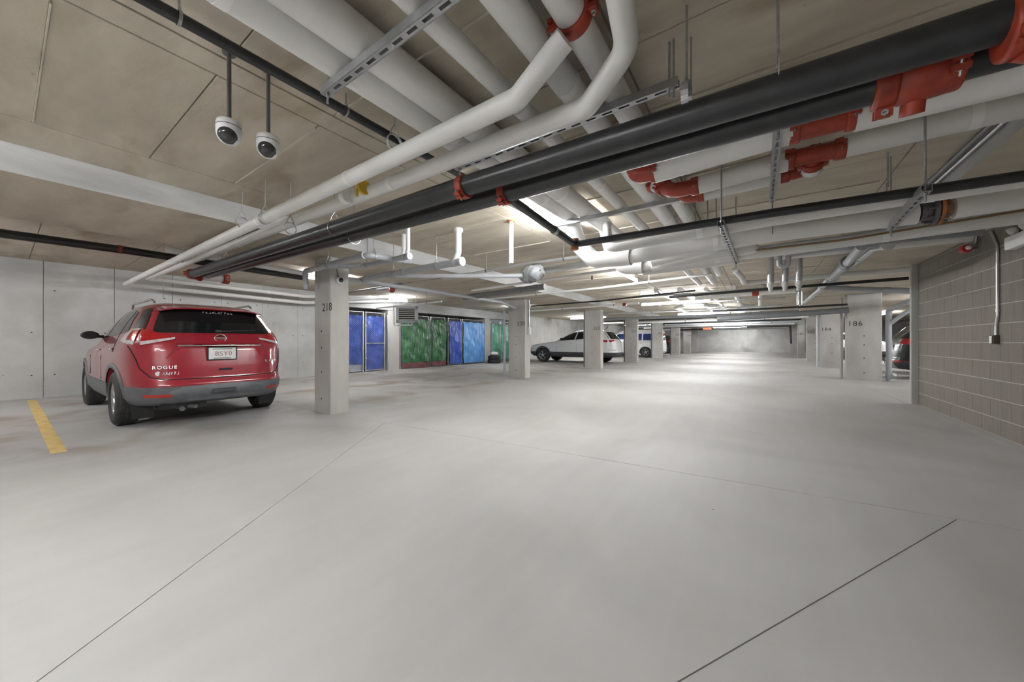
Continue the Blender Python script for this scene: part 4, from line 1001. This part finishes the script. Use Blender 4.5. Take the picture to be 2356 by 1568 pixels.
cage('narrow dark green tarped cage gate', 990, 1024, 'tarp_green', 'l', foot='tarp_maroon', seed=4, front=True)
cage('narrow royal blue tarped cage gate', 1030, 1060, 'tarp_blue', 'r', seed=5, front=True)
cage('light blue tarped cage panel', 1062, 1112, 'tarp_sky', seed=6, front=True)
cage('jade green tarped cage panel behind the stacked tires', 1128, 1150, 'tarp_jade', seed=7, front=True)
cage('jade green tarped cage gate cut off by column 220', 1151, 1172, 'tarp_jade', 'l', seed=8, front=True)
y0, y1 = yc(891), yc(918)
tag(MB().bbox(XCG-.4, XCG+.05, y0, y1, -.05, ZL, .015).build('trim_5', M['col']), kind='structure')
y0, y1 = yc(1114), yc(1126)
tag(MB().bbox(XCG-1.8, XCG+.05, y0, y1, -.05, ZL, .015).build('trim_6', M['col']), kind='structure')
tag(MB().box(XCG-.3, XCG+.02, yc(1172), 16.95, -.05, ZL).build('wall_cage_end', M['wall']), kind='structure')
beam('trim_7', XCG-.3, XCG+.1, CT+.12, 6.95, 16.9, ZL)
# dark cloth strip over the blue cages, cable loop
MB_ = MB().tube([V((XCG+.1, yc(888), 2.15)), V((XCG+.12, yc(889), 1.2)), V((XCG+.1, yc(889.5), .1))], .03, 10)
tag(MB_.build('rain_pipe', M['grey_pipe']), 'thin grey vertical pipe between the blue gate and the concrete pier', 'pipe')
# stacked tires and bag
M['rubber'] = plain('tire_rubber', (.022, .022, .023), .75, var=.25, bump=.3, bscale=50)
M['bag'] = plain('white_bag', (.72, .72, .70), .6, bump=.5, bscale=9)
def tire(name, label, c, R, w_, group=None):
    o = MB().lathe([(R*.6, -w_/2), (R*.9, -w_/2), (R*.985, -w_*.38), (R, -w_*.25), (R, w_*.25), (R*.985, w_*.38), (R*.9, w_/2), (R*.6, w_/2), (R*.56, w_*.3), (R*.56, -w_*.3)], c, 'z', 28, closed=True).build(name, M['rubber']); return tag(o, label, 'tire', group)
p = on_x(1137, 834, -11.2); p.z = 0
tire('car_tire', 'bottom tire of the stack by the jade green cage', p+V((0, 0, .105)), .34, .21, 'stacked tires')
tire('car_tire', 'upper tire of the stack by the jade green cage', p+V((.02, -.03, .30)), .31, .18, 'stacked tires')
def bagf(u, v):
    a = 2*PI*u; b = PI*(v-.5); f = 1+.12*math.sin(3*a+1)+.08*math.sin(5*a+4*v)
    return p+V((.02+.22*f*math.cos(a)*math.cos(b), -.03+.22*f*math.sin(a)*math.cos(b), .49+.10*math.sin(b)*f))
tag(MB().grid(bagf, 18, 10).build('plastic_bag', M['bag']), 'crumpled white bag lying on the stacked tires', 'bag')
q = on_x(1165, 829, -11.5)
tag(MB().tube([V((-11.7, q.y-.5, .75)), V((-11.35, q.y+.1, .03))], .022, 8).build('wooden_pole', M['steel_dark']), 'dark pole leaning beside the stacked tires', 'pole')
# ---------------------------------------------------------------- cars
def lerp_tab(tab, z):
    if z <= tab[0][0]: return tab[0][1]
    for (a, va), (b, vb) in zip(tab, tab[1:]):
        if z <= b: f = (z-a)/(b-a); return va+(vb-va)*f
    return tab[-1][1]
class Body:
    """car skin as stacked plan outlines; x forward from the rear axle, y left, z up"""
    def __init__(s, xr, xf, w, n, sx=1.0, sz=1.0, wb=2.705):
        s.xr, s.xf, s.w, s.n, s.wb = xr, xf, w, n, wb
    def par(s, z): return lerp_tab(s.xr, z), lerp_tab(s.xf, z), lerp_tab(s.w, z), lerp_tab(s.n, z)
    def ring(s, z, k=96, grow=0.0):
        xr, xf, w, n = s.par(z); xc, a = (xr+xf)/2, (xf-xr)/2+grow; w += grow; out = []
        for j in range(k):
            t = 2*PI*j/k; c, q = math.cos(t), math.sin(t)
            out.append(V((xc+a*math.copysign(abs(c)**(2/n), c), w*math.copysign(abs(q)**(2/n), q), z)))
        return out
    def side(s, x, z, sg=1, off=0.0):
        xr, xf, w, n = s.par(z); xc, a = (xr+xf)/2, (xf-xr)/2
        q = min(abs((x-xc)/a), .9999); return V((x, sg*(w*(1-q**n)**(1/n)+off), z))
    def rear(s, y, z, off=0.0):
        xr, xf, w, n = s.par(z); xc, a = (xr+xf)/2, (xf-xr)/2
        q = min(abs(y/w), .9999); return V((xc-a*(1-q**n)**(1/n)-off, y, z))
    def front(s, y, z, off=0.0):
        xr, xf, w, n = s.par(z); xc, a = (xr+xf)/2, (xf-xr)/2
        q = min(abs(y/w), .9999); return V((xc+a*(1-q**n)**(1/n)+off, y, z))
def shell(levels, body, grow=0.0, k=96):
    mb = MB(); vs = []; m = len(levels)
    for z in levels: vs += body.ring(z, k, grow)
    fs = [(i*k+j, i*k+(j+1) % k, (i+1)*k+(j+1) % k, (i+1)*k+j) for i in range(m-1) for j in range(k)]
    fs += [list(range(k))[::-1], list(range((m-1)*k, m*k))]
    mb.add(vs, fs, True); return mb
def quad_patch(fn, pts, nu=8, nv=6, off=.004):
    """pts: 4 corners in surface parameters (bl, br, tr, tl)"""
    bl, br, tr, tl = [Vector(p) for p in pts]
    return lambda a, b: fn(*(bl.lerp(br, a).lerp(tl.lerp(tr, a), b)), off)
def patch(body, surf, pts, nu=10, nv=6, off=.004, sg=1, thick=.006):
    f = {'side': lambda u, z, o: body.side(u, z, sg, o), 'rear': lambda u, z, o: body.rear(u, z, o), 'front': lambda u, z, o: body.front(u, z, o)}[surf]
    mb = MB(); mb.grid(quad_patch(f, pts, off=off), nu, nv); 
    # rim so that the piece has thickness
    g0 = quad_patch(f, pts, off=off); g1 = quad_patch(f, pts, off=off-thick)
    rim = [(i/nu, 0) for i in range(nu)]+[(1, j/nv) for j in range(nv)]+[(1-i/nu, 1) for i in range(nu)]+[(0, 1-j/nv) for j in range(nv)]
    k = len(rim); mb.add([g0(*p) for p in rim]+[g1(*p) for p in rim], [(i, (i+1) % k, k+(i+1) % k, k+i) for i in range(k)])
    return mb
def carve(ob, cutters):
    for c in cutters:
        md = ob.modifiers.new('cut', 'BOOLEAN'); md.operation = 'DIFFERENCE'; md.object = c; md.solver = 'EXACT'
    dg = bpy.context.evaluated_depsgraph_get()
    me = bpy.data.meshes.new_from_object(ob.evaluated_get(dg)); ob.modifiers.clear(); ob.data = me
    me.set_sharp_from_angle(angle=math.radians(38))
M['tire'] = plain('tire', (.03, .03, .031), .7, var=.35, scale=20, bump=.25, bscale=70)
M['alloy'] = plain('alloy_rim', (.55, .55, .56), .3, metal=.8)
M['alloy_dirty'] = plain('dusty_rim', (.36, .36, .37), .5, metal=.4, var=.15)
M['car_glass'] = plain('car_glass', (.012, .014, .015), .06, var=.1, spec=.6)
M['clad'] = plain('grey_cladding', (.115, .12, .13), .55, var=.2, scale=7)
M['clad_dark'] = plain('dark_cladding', (.05, .052, .056), .55, var=.2, scale=7)
M['under'] = plain('underbody', (.015, .015, .015), .9)
M['chrome'] = plain('chrome', (.8, .8, .8), .12, metal=1.0, var=.02)
M['blackp'] = plain('black_plastic', (.02, .02, .021), .35)
M['paint_red'] = plain('red_paint', (.30, .012, .026), .28, coat=1.0, var=.08, scale=4)
M['paint_white'] = plain('white_paint', (.74, .75, .77), .3, coat=1.0, var=.02)
M['paint_black'] = plain('black_paint', (.014, .015, .016), .3, coat=.35, var=.1)
M['paint_silver'] = plain('silver_paint', (.48, .49, .5), .3, metal=.5, coat=1.0, var=.03)
M['lens_red'] = plain('red_lens', (.42, .01, .015), .12, coat=1.0, var=.15, scale=25)
M['lens_clear'] = plain('clear_lens', (.62, .58, .58), .12, coat=1.0, var=.2, scale=30)
M['reflector'] = plain('red_reflector', (.5, .04, .03), .2)
M['plate'] = plain('licence_plate', (.74, .74, .73), .4)
def wheel(t, x, sg, R, w_, y, style, detail=True):
    prof = [(R*.62, -w_/2), (R*.88, -w_/2), (R*.965, -w_*.42), (R, -w_*.32), (R, w_*.32), (R*.965, w_*.42), (R*.88, w_/2), (R*.62, w_/2), (R*.6, 0)]
    o = MB().lathe(prof, (x, sg*y, R), 'y', 40, closed=True).build('wheel', M['tire'], t)
    if detail:   # tread blocks
        tr = MB(); nb = 44
        for k in range(nb):
            a = 2*PI*k/nb
            for q in (-.36, -.12, .12, .36):
                aa = a+(.03 if abs(q) > .2 else -.02)
                Mx = Matrix.Translation((x, sg*y+q*w_*.78, R)) @ Matrix.Rotation(aa, 4, 'Y')
                tr.box(-.017, .017, -w_*.075, w_*.075, R*.985, R+.006, Mx)
        tag(tr.build('tread', M['tire'], o), kind='stuff')
    yo = sg*(y+w_*.30)
    MB().lathe([(R*.63, -.10*sg), (R*.64, .02*sg), (R*.60, .03*sg), (R*.57, .0), (R*.55, -.10*sg)], (x, yo, R), 'y', 36, closed=True).build('rim', M['alloy'], o)
    sp = MB(); ns = 5 if style == 5 else 10
    for k in range(ns):
        a = 2*PI*k/ns+.2
        for d in ((-.16, .16) if ns == 5 else (0,)):
            p0 = V((x+math.cos(a+d*1.6)*R*.12, yo, R+math.sin(a+d*1.6)*R*.12)); p1 = V((x+math.cos(a+d)*R*.59, yo+sg*.005, R+math.sin(a+d)*R*.59))
            sp.tube([p0, p1], .014, 6)
    sp.cyl((x, yo-sg*.03, R), (x, yo+sg*.012, R), R*.17, 18)
    sp.build('spokes', M['alloy'], o)
    MB().cyl((x, yo-sg*.06, R), (x, yo-sg*.05, R), R*.56, 24).build('brake_disc', M['blackp'], o)
    return o
def car(name, label, loc, rotz, cfg):
    t = thing(name, label, 'car', loc, rotz)
    B = Body(cfg['xr'], cfg['xf'], cfg['w'], cfg['n'], wb=cfg['wb']); wb = cfg['wb']; R = cfg.get('R', .355); cut = cfg.get('arch', R+.045)
    zcl = cfg['zclad']
    zs = sorted(set(cfg['zs']) | {round(a, 3) for tb in (cfg['xr'], cfg['xf'], cfg['w'], cfg['n']) for (a, _) in tb if cfg['zs'][0] < a < cfg['zs'][-1]})
    cyls = []
    for x in (0, wb):
        for sg in (1, -1):
            c = MB().cyl((x, sg*.60, R-.005), (x, sg*1.2, R-.005), cut, 40).build('cutter', M['under'], t); cyls.append(c)
    body = shell(zs, B, k=144).build('body', M[cfg['paint']], t); carve(body, cyls)
    lo = shell(sorted({cfg['zlow'], cfg['zlow']+.03, zcl-.02, zcl} | {a for tb in (cfg['xr'], cfg['xf'], cfg['w']) for (a, _) in tb if cfg['zlow']+.04 < a < zcl-.03}), B, .010, k=144).build('lower_cladding', M[cfg['clad']], t); carve(lo, cyls)
    for c in cyls: me = c.data; bpy.data.objects.remove(c); bpy.data.meshes.remove(me)
    MB().box(-.62, wb+.55, -.60, .60, cfg['zlow']-.03, .6).build('underbody', M['under'], t)
    for x in (0, wb):
        for sg in (1, -1):
            wheel(t, x, sg, R, cfg.get('tw', .235), cfg['track']/2, cfg.get('spoke', 5), cfg.get('detail', False))
            # arch lip: follows the skin
            a0 = math.asin(max(-1, (cfg['zlow']-R)/cut))+.25; lip = MB(); n = 22; pts = []
            for k in range(n+1):
                a = a0+(PI-2*a0)*k/n
                for rr, off in ((cut-.004, .013), (cut+.055, .013), (cut+.06, .0)):
                    px_, pz_ = x+math.cos(a)*rr, R+math.sin(a)*rr
                    pts.append(B.side(px_, pz_, sg, off))
            lip.add(pts, [(3*k+j, 3*k+j+1, 3*k+4+j, 3*k+3+j) for k in range(n) for j in range(2)], True)
            lip.build('arch_lip', M[cfg['clad']], t)
    # glass
    for pts in cfg['side_glass']:
        for sg in (1, -1): patch(B, 'side', pts, 12, 6, .005, sg).build('side_window', M[cfg.get('glass', 'car_glass')], t)
    patch(B, 'rear', cfg['rear_glass'], 16, 8, .006).build('rear_window', M['car_glass'], t)
    patch(B, 'front', cfg['windshield'], 16, 8, .006).build('windshield', M['car_glass'], t)
    for pts in cfg.get('tail_rear', []):
        for sg in (1, -1): patch(B, 'rear', [(sg*p[0], p[1]) for p in pts[0]], 8, 5, pts[2]).build('tail_light', M[pts[1]], t)
    for pts in cfg.get('tail_side', []):
        for sg in (1, -1): patch(B, 'side', pts[0], 8, 5, pts[2], sg).build('tail_light', M[pts[1]], t)
    for sg in (1, -1):
        mx_ = cfg['mirror']; c = B.side(mx_[0], mx_[1], sg, 0)
        m_ = MB(); m_.lathe([(.001, -.06), (.05, -.055), (.075, -.02), (.08, .02), (.072, .045), (.06, .05)], (0, 0, 0), 'x', 18)
        m_.v = [V((-p.x*.9, p.y*1.25, p.z*.8)) for p in m_.v]
        m_.v = [p+c+V((0, sg*.155, .02)) for p in m_.v]
        m_.tube([c+V((.02, -sg*.02, 0)), c+V((.0, sg*.10, .0))], .022, 8)
        m_.build('mirror', M['blackp'], t)
        for hx in cfg['handles']:
            h = B.side(hx[0], hx[1], sg, .022); MB().tube([h+V((-.09, -sg*.02, 0)), h+V((-.07, 0, 0)), h+V((.07, 0, 0)), h+V((.09, -sg*.02, 0))], .013, 8, R=.02).build('door_handle', M[cfg.get('handle_mat', cfg['paint'])], t)
        for line in cfg.get('shut_side', []):
            MB().tube([B.side(x, z, sg, .001) for (x, z) in line], .0045, 6).build('door_gap', M['under'], t)
    return t, B
RED = dict(
    xr=[(.28, -.80), (.34, -.93), (.45, -.985), (.56, -.99), (.64, -.955), (.80, -.935), (1.02, -.90), (1.10, -.875), (1.24, -.80), (1.42, -.66), (1.58, -.53), (1.63, -.44), (1.66, -.25), (1.68, .1)],
    xf=[(.28, 3.42), (.40, 3.60), (.60, 3.64), (.78, 3.60), (.90, 3.45), (.98, 3.1), (1.04, 2.55), (1.10, 2.12), (1.20, 1.92), (1.40, 1.55), (1.58, 1.18), (1.63, 1.0), (1.66, .75), (1.68, .4)],
    w=[(.28, .84), (.40, .905), (.60, .922), (.85, .925), (.98, .915), (1.08, .885), (1.20, .845), (1.40, .755), (1.56, .665), (1.62, .61), (1.66, .50), (1.68, .30)],
    n=[(.28, 5.0), (.6, 5.2), (1.0, 5.4), (1.2, 5.5), (1.5, 5.0), (1.68, 3.5)],
    zs=[.50, .54, .58, .62, .66, .72, .78, .84, .90, .95, 1.0, 1.04, 1.07, 1.10, 1.15, 1.20, 1.25, 1.30, 1.36, 1.42, 1.48, 1.54, 1.58, 1.61, 1.635, 1.655, 1.67, 1.68],
    zlow=.30, zclad=.545, wb=2.705, R=.36, arch=.415, track=1.60, paint='paint_red', clad='clad', tw=.235, spoke=5, detail=True, handle_mat='chrome',
    side_glass=[[(-.30, 1.26), (.02, 1.225), (.0, 1.545), (-.13, 1.52)], [(.07, 1.22), (.86, 1.18), (.80, 1.565), (.05, 1.55)], [(.92, 1.177), (1.78, 1.15), (1.28, 1.50), (.86, 1.563)]],
    rear_glass=[(-.735, 1.235), (.735, 1.235), (.60, 1.56), (-.60, 1.56)],
    windshield=[(-.74, 1.14), (.74, 1.14), (.60, 1.56), (-.60, 1.56)],
    tail_rear=[([(.47, 1.165), (.77, 1.085), (.735, 1.285), (.56, 1.215)], 'lens_red', .012), ([(.47, 1.155), (.77, 1.075), (.77, 1.12), (.47, 1.178)], 'lens_clear', .018)],
    tail_side=[([(-.63, 1.08), (-.22, 1.125), (-.38, 1.285), (-.57, 1.288)], 'lens_clear', .010), ([(-.63, 1.13), (-.43, 1.145), (-.46, 1.265), (-.58, 1.275)], 'lens_red', .014)],
    mirror=(1.62, 1.20), handles=[(.15, 1.02), (1.1, 1.0)], shut_side=[[(.85, .58), (.86, .9), (.88, 1.17)], [(1.92, .6), (1.9, .9), (1.86, 1.12)], [(.03, .98), (.05, 1.1), (.04, 1.22)]])
t, B = car('red_car', 'red sport utility car parked nose-in at the left wall', (-7.05, 1.76, 0), PI, RED)
# hatch details of the red car
for sg in (1, -1): patch(B, 'rear', [(sg*.738, 1.25), (sg*.785, 1.29), (sg*.645, 1.57), (sg*.605, 1.56)], 4, 8, .008).build('pillar_trim', M['blackp'], t)
gap0 = [(.845, 1.06), (.80, .90), (.775, .78), (.70, .675), (.60, .640), (.3, .634), (0, .632)]
gap = []
for (a, b) in zip(gap0, gap0[1:]): gap += [(a[0]+(b[0]-a[0])*q/5, a[1]+(b[1]-a[1])*q/5) for q in range(5)]
gap.append(gap0[-1])
pts = [B.rear(y, z, .002) for (y, z) in gap]+[B.rear(-y, z, .002) for (y, z) in gap[::-1][1:]]
MB().tube(pts, .0065, 6).build('hatch_gap', M['under'], t)
sp_ = MB().grid(lambda a, b: V((-.44-.24*b-.05*(1-(2*a-1)**2)*b, -.57+1.14*a, 1.628-.045*b-.05*abs(2*a-1)**4)), 18, 6)
sp_.grid(lambda a, b: V((-.44-.24*b-.05*(1-(2*a-1)**2)*b, -.57+1.14*a, 1.585-.018*b-.05*abs(2*a-1)**4)), 18, 6, flip=True)
k_ = 18
sp_.grid(lambda a, b: V((-.68-.05*(1-(2*a-1)**2), -.57+1.14*a, 1.567+.016*b-.05*abs(2*a-1)**4)), 18, 1)
for s_ in (0, 1): sp_.grid(lambda a, b: V((-.44-.24*a, -.57+1.14*s_, (1.585-.018*a)+(.043-.027*a)*b-.05)), 4, 1)
sp_.build('spoiler', M['paint_red'], t)
MB().grid(lambda a, b: V((-.732+.002*b, -.17+.34*a, 1.570+.010*b)), 6, 1).build('brake_light', M['lens_red'], t)
# ledge and chrome strip over the plate
led = MB().grid(lambda a, b: B.rear(-.46+.92*a, 1.055+.05*b, .034-.030*b), 12, 3).grid(lambda a, b: B.rear(-.46+.92*a, 1.055, .034-.05*b), 12, 1, flip=True)
led.build('plate_ledge', M['paint_red'], t)
MB().tube([B.rear(y, 1.066, .034) for y in [-.46+.92*k/14 for k in range(15)]], .013, 10).build('chrome_strip', M['chrome'], t)
for sg in (1, -1):
    MB().add([B.rear(sg*.46, 1.055, .03), B.rear(sg*.57, .905, .004), B.rear(sg*.46, .90, .002), B.rear(sg*.38, 1.05, .002)], [(0, 1, 2, 3)] if sg < 0 else [(3, 2, 1, 0)]).build('recess_side', M['paint_red'], t)
pl = MB().bbox(-.018, .0, -.155, .155, .875, 1.035, .004)
xpl = B.rear(0, .955).x-.012
pl.v = [p+V((xpl, 0, 0)) for p in pl.v]
plo = pl.build('licence_plate', M['plate'], t)
fr = MB()
for (a, b, c_, d) in ((-.165, -.155, .865, 1.045), (.155, .165, .865, 1.045), (-.165, .165, .865, .876), (-.165, .165, 1.035, 1.045)): fr.box(xpl-.022, xpl, a, b, c_, d)
fr.build('plate_frame', M['blackp'], plo)
RM = Matrix.Rotation(-PI/2, 4, 'Z') @ Matrix.Rotation(PI/2, 4, 'X')     # text faces the rear
def rear_text(nm, s, size, mat, y, z, off, parent=t, sp=1.0):
    p = B.rear(y, z, off); d = B.rear(y+.06, z)-B.rear(y-.06, z); e = B.rear(y, z+.05)-B.rear(y, z-.05)
    return text(nm, s, size, mat, parent, Matrix.Translation(p) @ Matrix.Rotation(math.atan2(-d.x, d.y), 4, 'Z') @ Matrix.Rotation(math.atan2(e.x, e.z), 4, 'Y') @ RM, .002, sp)
text('plate_text', 'BSY0', .085, plain('plate_ink', (.30, .16, .17), .6), plo, Matrix.Translation((xpl-.0195, -.01, .95)) @ RM, .001, 1.1)
MB().box(xpl-.0192, xpl-.018, -.11, .11, 1.012, 1.022).build('plate_header', M['steel_dark'], plo)
MB().box(xpl-.0192, xpl-.018, -.09, .10, .886, .896).build('plate_footer', M['steel_dark'], plo)
# emblem: ring with a bar
em = B.rear(0, 1.165, .012)
ring_ = [em+V((0, math.cos(a)*.062*(1+.10*abs(math.cos(a))**6), math.sin(a)*.052)) for a in [2*PI*k/28 for k in range(29)]]
MB().tube(ring_, .008, 8, caps=False).build('emblem', M['chrome'], t)
MB().bbox(em.x-.008, em.x+.006, -.064, .064, em.z-.014, em.z+.014, .005).build('emblem_bar', M['chrome'], t)
M['badge'] = plain('badge', (.72, .72, .73), .25, metal=.6)
rear_text('badge_text', 'ROGUE', .06, M['badge'], .58, .790, .009, sp=1.25)
rear_text('badge_text', 'SL AWD', .045, M['badge'], -.60, .83, .016, sp=1.15)
M['sticker'] = plain('white_sticker', (.75, .75, .74), .5)
rnd = random.Random(3)
def scribble(nm, y0, n, z, h, dy, off, head=None):
    mb = MB()
    for k in range(n):
        yy = y0-k*dy
        for q in range(3):
            a = rnd.choice([(0, 0, 0, 1), (.55, 0, .55, 1), (0, 1, .55, 1), (0, .5, .55, .5), (0, 0, .55, 1), (0, 0, .55, 0)])
            p, r_ = B.rear(yy-a[0]*dy, z+(a[1]-.5)*h, off), B.rear(yy-a[2]*dy, z+(a[3]-.5)*h, off); mb.tube([p, r_], .0035, 5)
    if head: c = B.rear(y0+head*1.3, z, off); mb.cyl(c, c+V((-.002, 0, 0)), head, 14)
    mb.build(nm, M['sticker'], t)
scribble('dealer_sticker', .60, 6, .715, .035, .026, .004, head=.028)
scribble('window_lettering', .13, 10, 1.535, .028, .036, .012)
# lower bumper pieces
MB().grid(lambda a, b: B.rear(-.62+1.24*a, .36+.17*b+.02*math.sin(PI*a), -.002+.030*max(math.sin(PI*a), 0)**.35*(.4+.6*math.sin(PI*b))), 24, 5).build('skid_panel', plain('skid_grey', (.13, .135, .145), .5, var=.2), t)
MB().bbox(B.rear(0, .45).x-.055, B.rear(0, .45).x-.01, -.13, .13, .425, .485, .01).build('tow_cover', M['clad_dark'], t)
for sg in (1, -1):
    patch(B, 'rear', [(sg*.52, .415), (sg*.76, .42), (sg*.75, .455), (sg*.53, .45)], 6, 2, .024).build('reflector', M['reflector'], t)
    f = MB().box(-.47, -.455, sg*.70-.10, sg*.70+.10, .12, .42); f.build('mud_flap', M['blackp'], t)
    MB().tube([V((-.28, sg*.56, 1.655)), V((-.15, sg*.57, 1.70)), V((1.0, sg*.57, 1.70)), V((1.15, sg*.56, 1.64))], .016, 8, R=.08).build('roof_rail', M['alloy'], t)
MB().tube([V((-.2, .35, .30)), V((-.72, .40, .27)), V((-.94, .42, .25))], .03, 10).tube([V((-.72, .40, .27)), V((-.92, .28, .26))], .025, 10).build('exhaust', M['steel_dark'], t)
MB().box(-.85, -.5, .15, .6, .25, .32).build('muffler', M['under'], t)
hp = [B.rear(.05, .675, .002), B.rear(-.10, .675, .002)]
MB().bbox(hp[0].x-.006, hp[0].x+.01, -.11, .04, .725, .752, .004).build('hatch_handle', M['blackp'], t)
MB().tube([B.rear(.0, 1.262, .02), B.rear(-.2, 1.275, .018), B.rear(-.45, 1.285, .016)], .008, 6).build('wiper', M['blackp'], t)
MB().bbox(B.rear(0, 1.26).x-.035, B.rear(0, 1.26).x, -.03, .05, 1.245, 1.285, .008).build('wiper_cap', M['blackp'], t)

# ---------------------------------------------------------------- white car
import copy
WHT = copy.deepcopy(RED)
WHT.update(paint='paint_white', clad='clad_dark', spoke=5, detail=False, handle_mat='paint_white', R=.365,
           tail_rear=[([(.45, 1.13), (.77, 1.04), (.77, 1.15), (.50, 1.17)], 'lens_red', .010)],
           tail_side=[([(-.63, 1.035), (-.4, 1.08), (-.15, 1.165), (-.63, 1.15)], 'lens_red', .010)],
           side_glass=[[(-.30, 1.30), (.12, 1.25), (.04, 1.545), (-.10, 1.52)], [(.17, 1.24), (.92, 1.18), (.84, 1.565), (.10, 1.55)], [(.98, 1.177), (1.80, 1.13), (1.30, 1.50), (.90, 1.563)]],
           rear_glass=[(-.735, 1.20), (.735, 1.20), (.60, 1.56), (-.60, 1.56)])
t, B2_ = car('white_car', 'white sport utility car parked behind two columns on the left', (-6.90, 18.12, 0), PI, WHT)
t.scale = (1.10, 1.0, 1.03)
for sg in (1, -1):
    patch(B2_, 'front', [(sg*.55, .93), (sg*.84, .90), (sg*.80, .96), (sg*.60, .97)], 6, 3, .01).build('headlight', M['lens_clear'], t)
    patch(B2_, 'rear', [(sg*.50, .62), (sg*.82, .60), (sg*.82, .69), (sg*.55, .68)], 6, 3, .012).build('rear_fog_light', M['lens_clear'], t)
patch(B2_, 'front', [(-.55, .62), (.55, .62), (.6, .9), (-.6, .9)], 8, 4, .01).build('grille', M['blackp'], t)
MB().tube([V((-.25, .1, 1.68)), V((-.42, .1, 1.80))], .012, 6).build('antenna', M['blackp'], t)
# dark object beside its nose: low black car in the next stall
BLK = copy.deepcopy(RED)
BLK.update(paint='paint_black', clad='clad_dark', detail=False, tail_rear=[([(.42, 1.10), (.78, 1.02), (.76, 1.20), (.50, 1.20)], 'lens_red', .010), ([(.42, 1.12), (.55, 1.09), (.55, 1.19), (.48, 1.19)], 'lens_clear', .014)],
           tail_side=[([(-.63, 1.03), (-.25, 1.08), (-.30, 1.20), (-.60, 1.20)], 'lens_red', .010)], handle_mat='paint_black')
t, B3_ = car('black_car', 'black sport utility car parked between columns 186 and 184 on the right', (4.30, 15.70, 0), 0.0, BLK)
plb = MB().bbox(B3_.rear(0, .95).x-.02, B3_.rear(0, .95).x, -.16, .16, .87, 1.03, .004).build('licence_plate', M['plate'], t)
patch(B3_, 'rear', [(-.55, .33), (.55, .33), (.5, .50), (-.5, .50)], 10, 4, .03).build('skid_panel', plain('skid_tan', (.30, .285, .26), .5), t)
for sg in (1, -1): patch(B3_, 'rear', [(sg*.45, .50), (sg*.80, .50), (sg*.80, .56), (sg*.50, .56)], 6, 2, .02).build('reflector', M['reflector'], t)
# ---------------------------------------------------------------- white van
VAN = copy.deepcopy(RED)
VAN.update(xr=[(.28, -.95), (.45, -1.1), (1.0, -1.08), (1.8, -1.0), (1.93, -.9), (1.97, -.6)],
           xf=[(.28, 3.5), (.5, 3.72), (.8, 3.68), (1.0, 3.3), (1.12, 2.9), (1.8, 2.0), (1.93, 1.7), (1.97, 1.3)],
           w=[(.28, .86), (.5, .95), (1.05, .96), (1.3, .92), (1.8, .82), (1.93, .72), (1.97, .5)],
           n=[(.28, 6), (1.0, 7), (1.9, 6), (1.97, 4)],
           zs=[.4, .5, .6, .75, .9, 1.0, 1.06, 1.12, 1.2, 1.35, 1.5, 1.65, 1.8, 1.88, 1.93, 1.96, 1.97], zclad=.42, paint='paint_white', clad='paint_white', wb=3.0, detail=False, handle_mat='chrome',
           side_glass=[[(-.75, 1.20), (.15, 1.20), (.15, 1.66), (-.72, 1.66)], [(.25, 1.20), (1.2, 1.20), (1.2, 1.66), (.25, 1.66)], [(1.3, 1.2), (2.4, 1.2), (1.9, 1.66), (1.3, 1.66)]],
           rear_glass=[(-.7, 1.2), (.7, 1.2), (.66, 1.7), (-.66, 1.7)], windshield=[(-.7, 1.18), (.7, 1.18), (.62, 1.72), (-.62, 1.72)],
           tail_rear=[([(.78, .95), (.90, .95), (.88, 1.3), (.78, 1.3)], 'lens_red', .01)], tail_side=[], mirror=(2.35, 1.2), handles=[(.3, 1.0), (1.3, 1.0)], shut_side=[])
M['glass_blue'] = plain('blue_tinted_glass', (.015, .035, .16), .08, var=.3, scale=3)
VAN['glass'] = 'glass_blue'
t, _ = car('white_van', 'white van with blue-tinted side window between two left columns', (-6.45, 26.45, 0), PI, VAN)
SIL = copy.deepcopy(WHT); SIL.update(paint='paint_silver', spoke=10)
t, _ = car('silver_car', 'silver car glimpsed between far left columns past the van', (-7.0, 30.2, 0), PI, SIL)
DRK = copy.deepcopy(BLK)
t, _ = car('dark_car', 'dark car glimpsed between the last left columns', (-7.0, 35.4, 0), PI, DRK)
t, _ = car('white_car', 'white car whose tail peeks out beside column 182 on the right', (4.0, 30.0, 0), 0.0, copy.deepcopy(WHT))
t, _ = car('white_car', 'white car parked beyond the black car on the right', (5.2, 18.4, 0), 0.0, copy.deepcopy(WHT))
t, _ = car('dark_car', 'dark car parked nose to nose past the white sport utility car', (-7.3, 15.4, 0), PI, copy.deepcopy(BLK)) if False else (None, None)
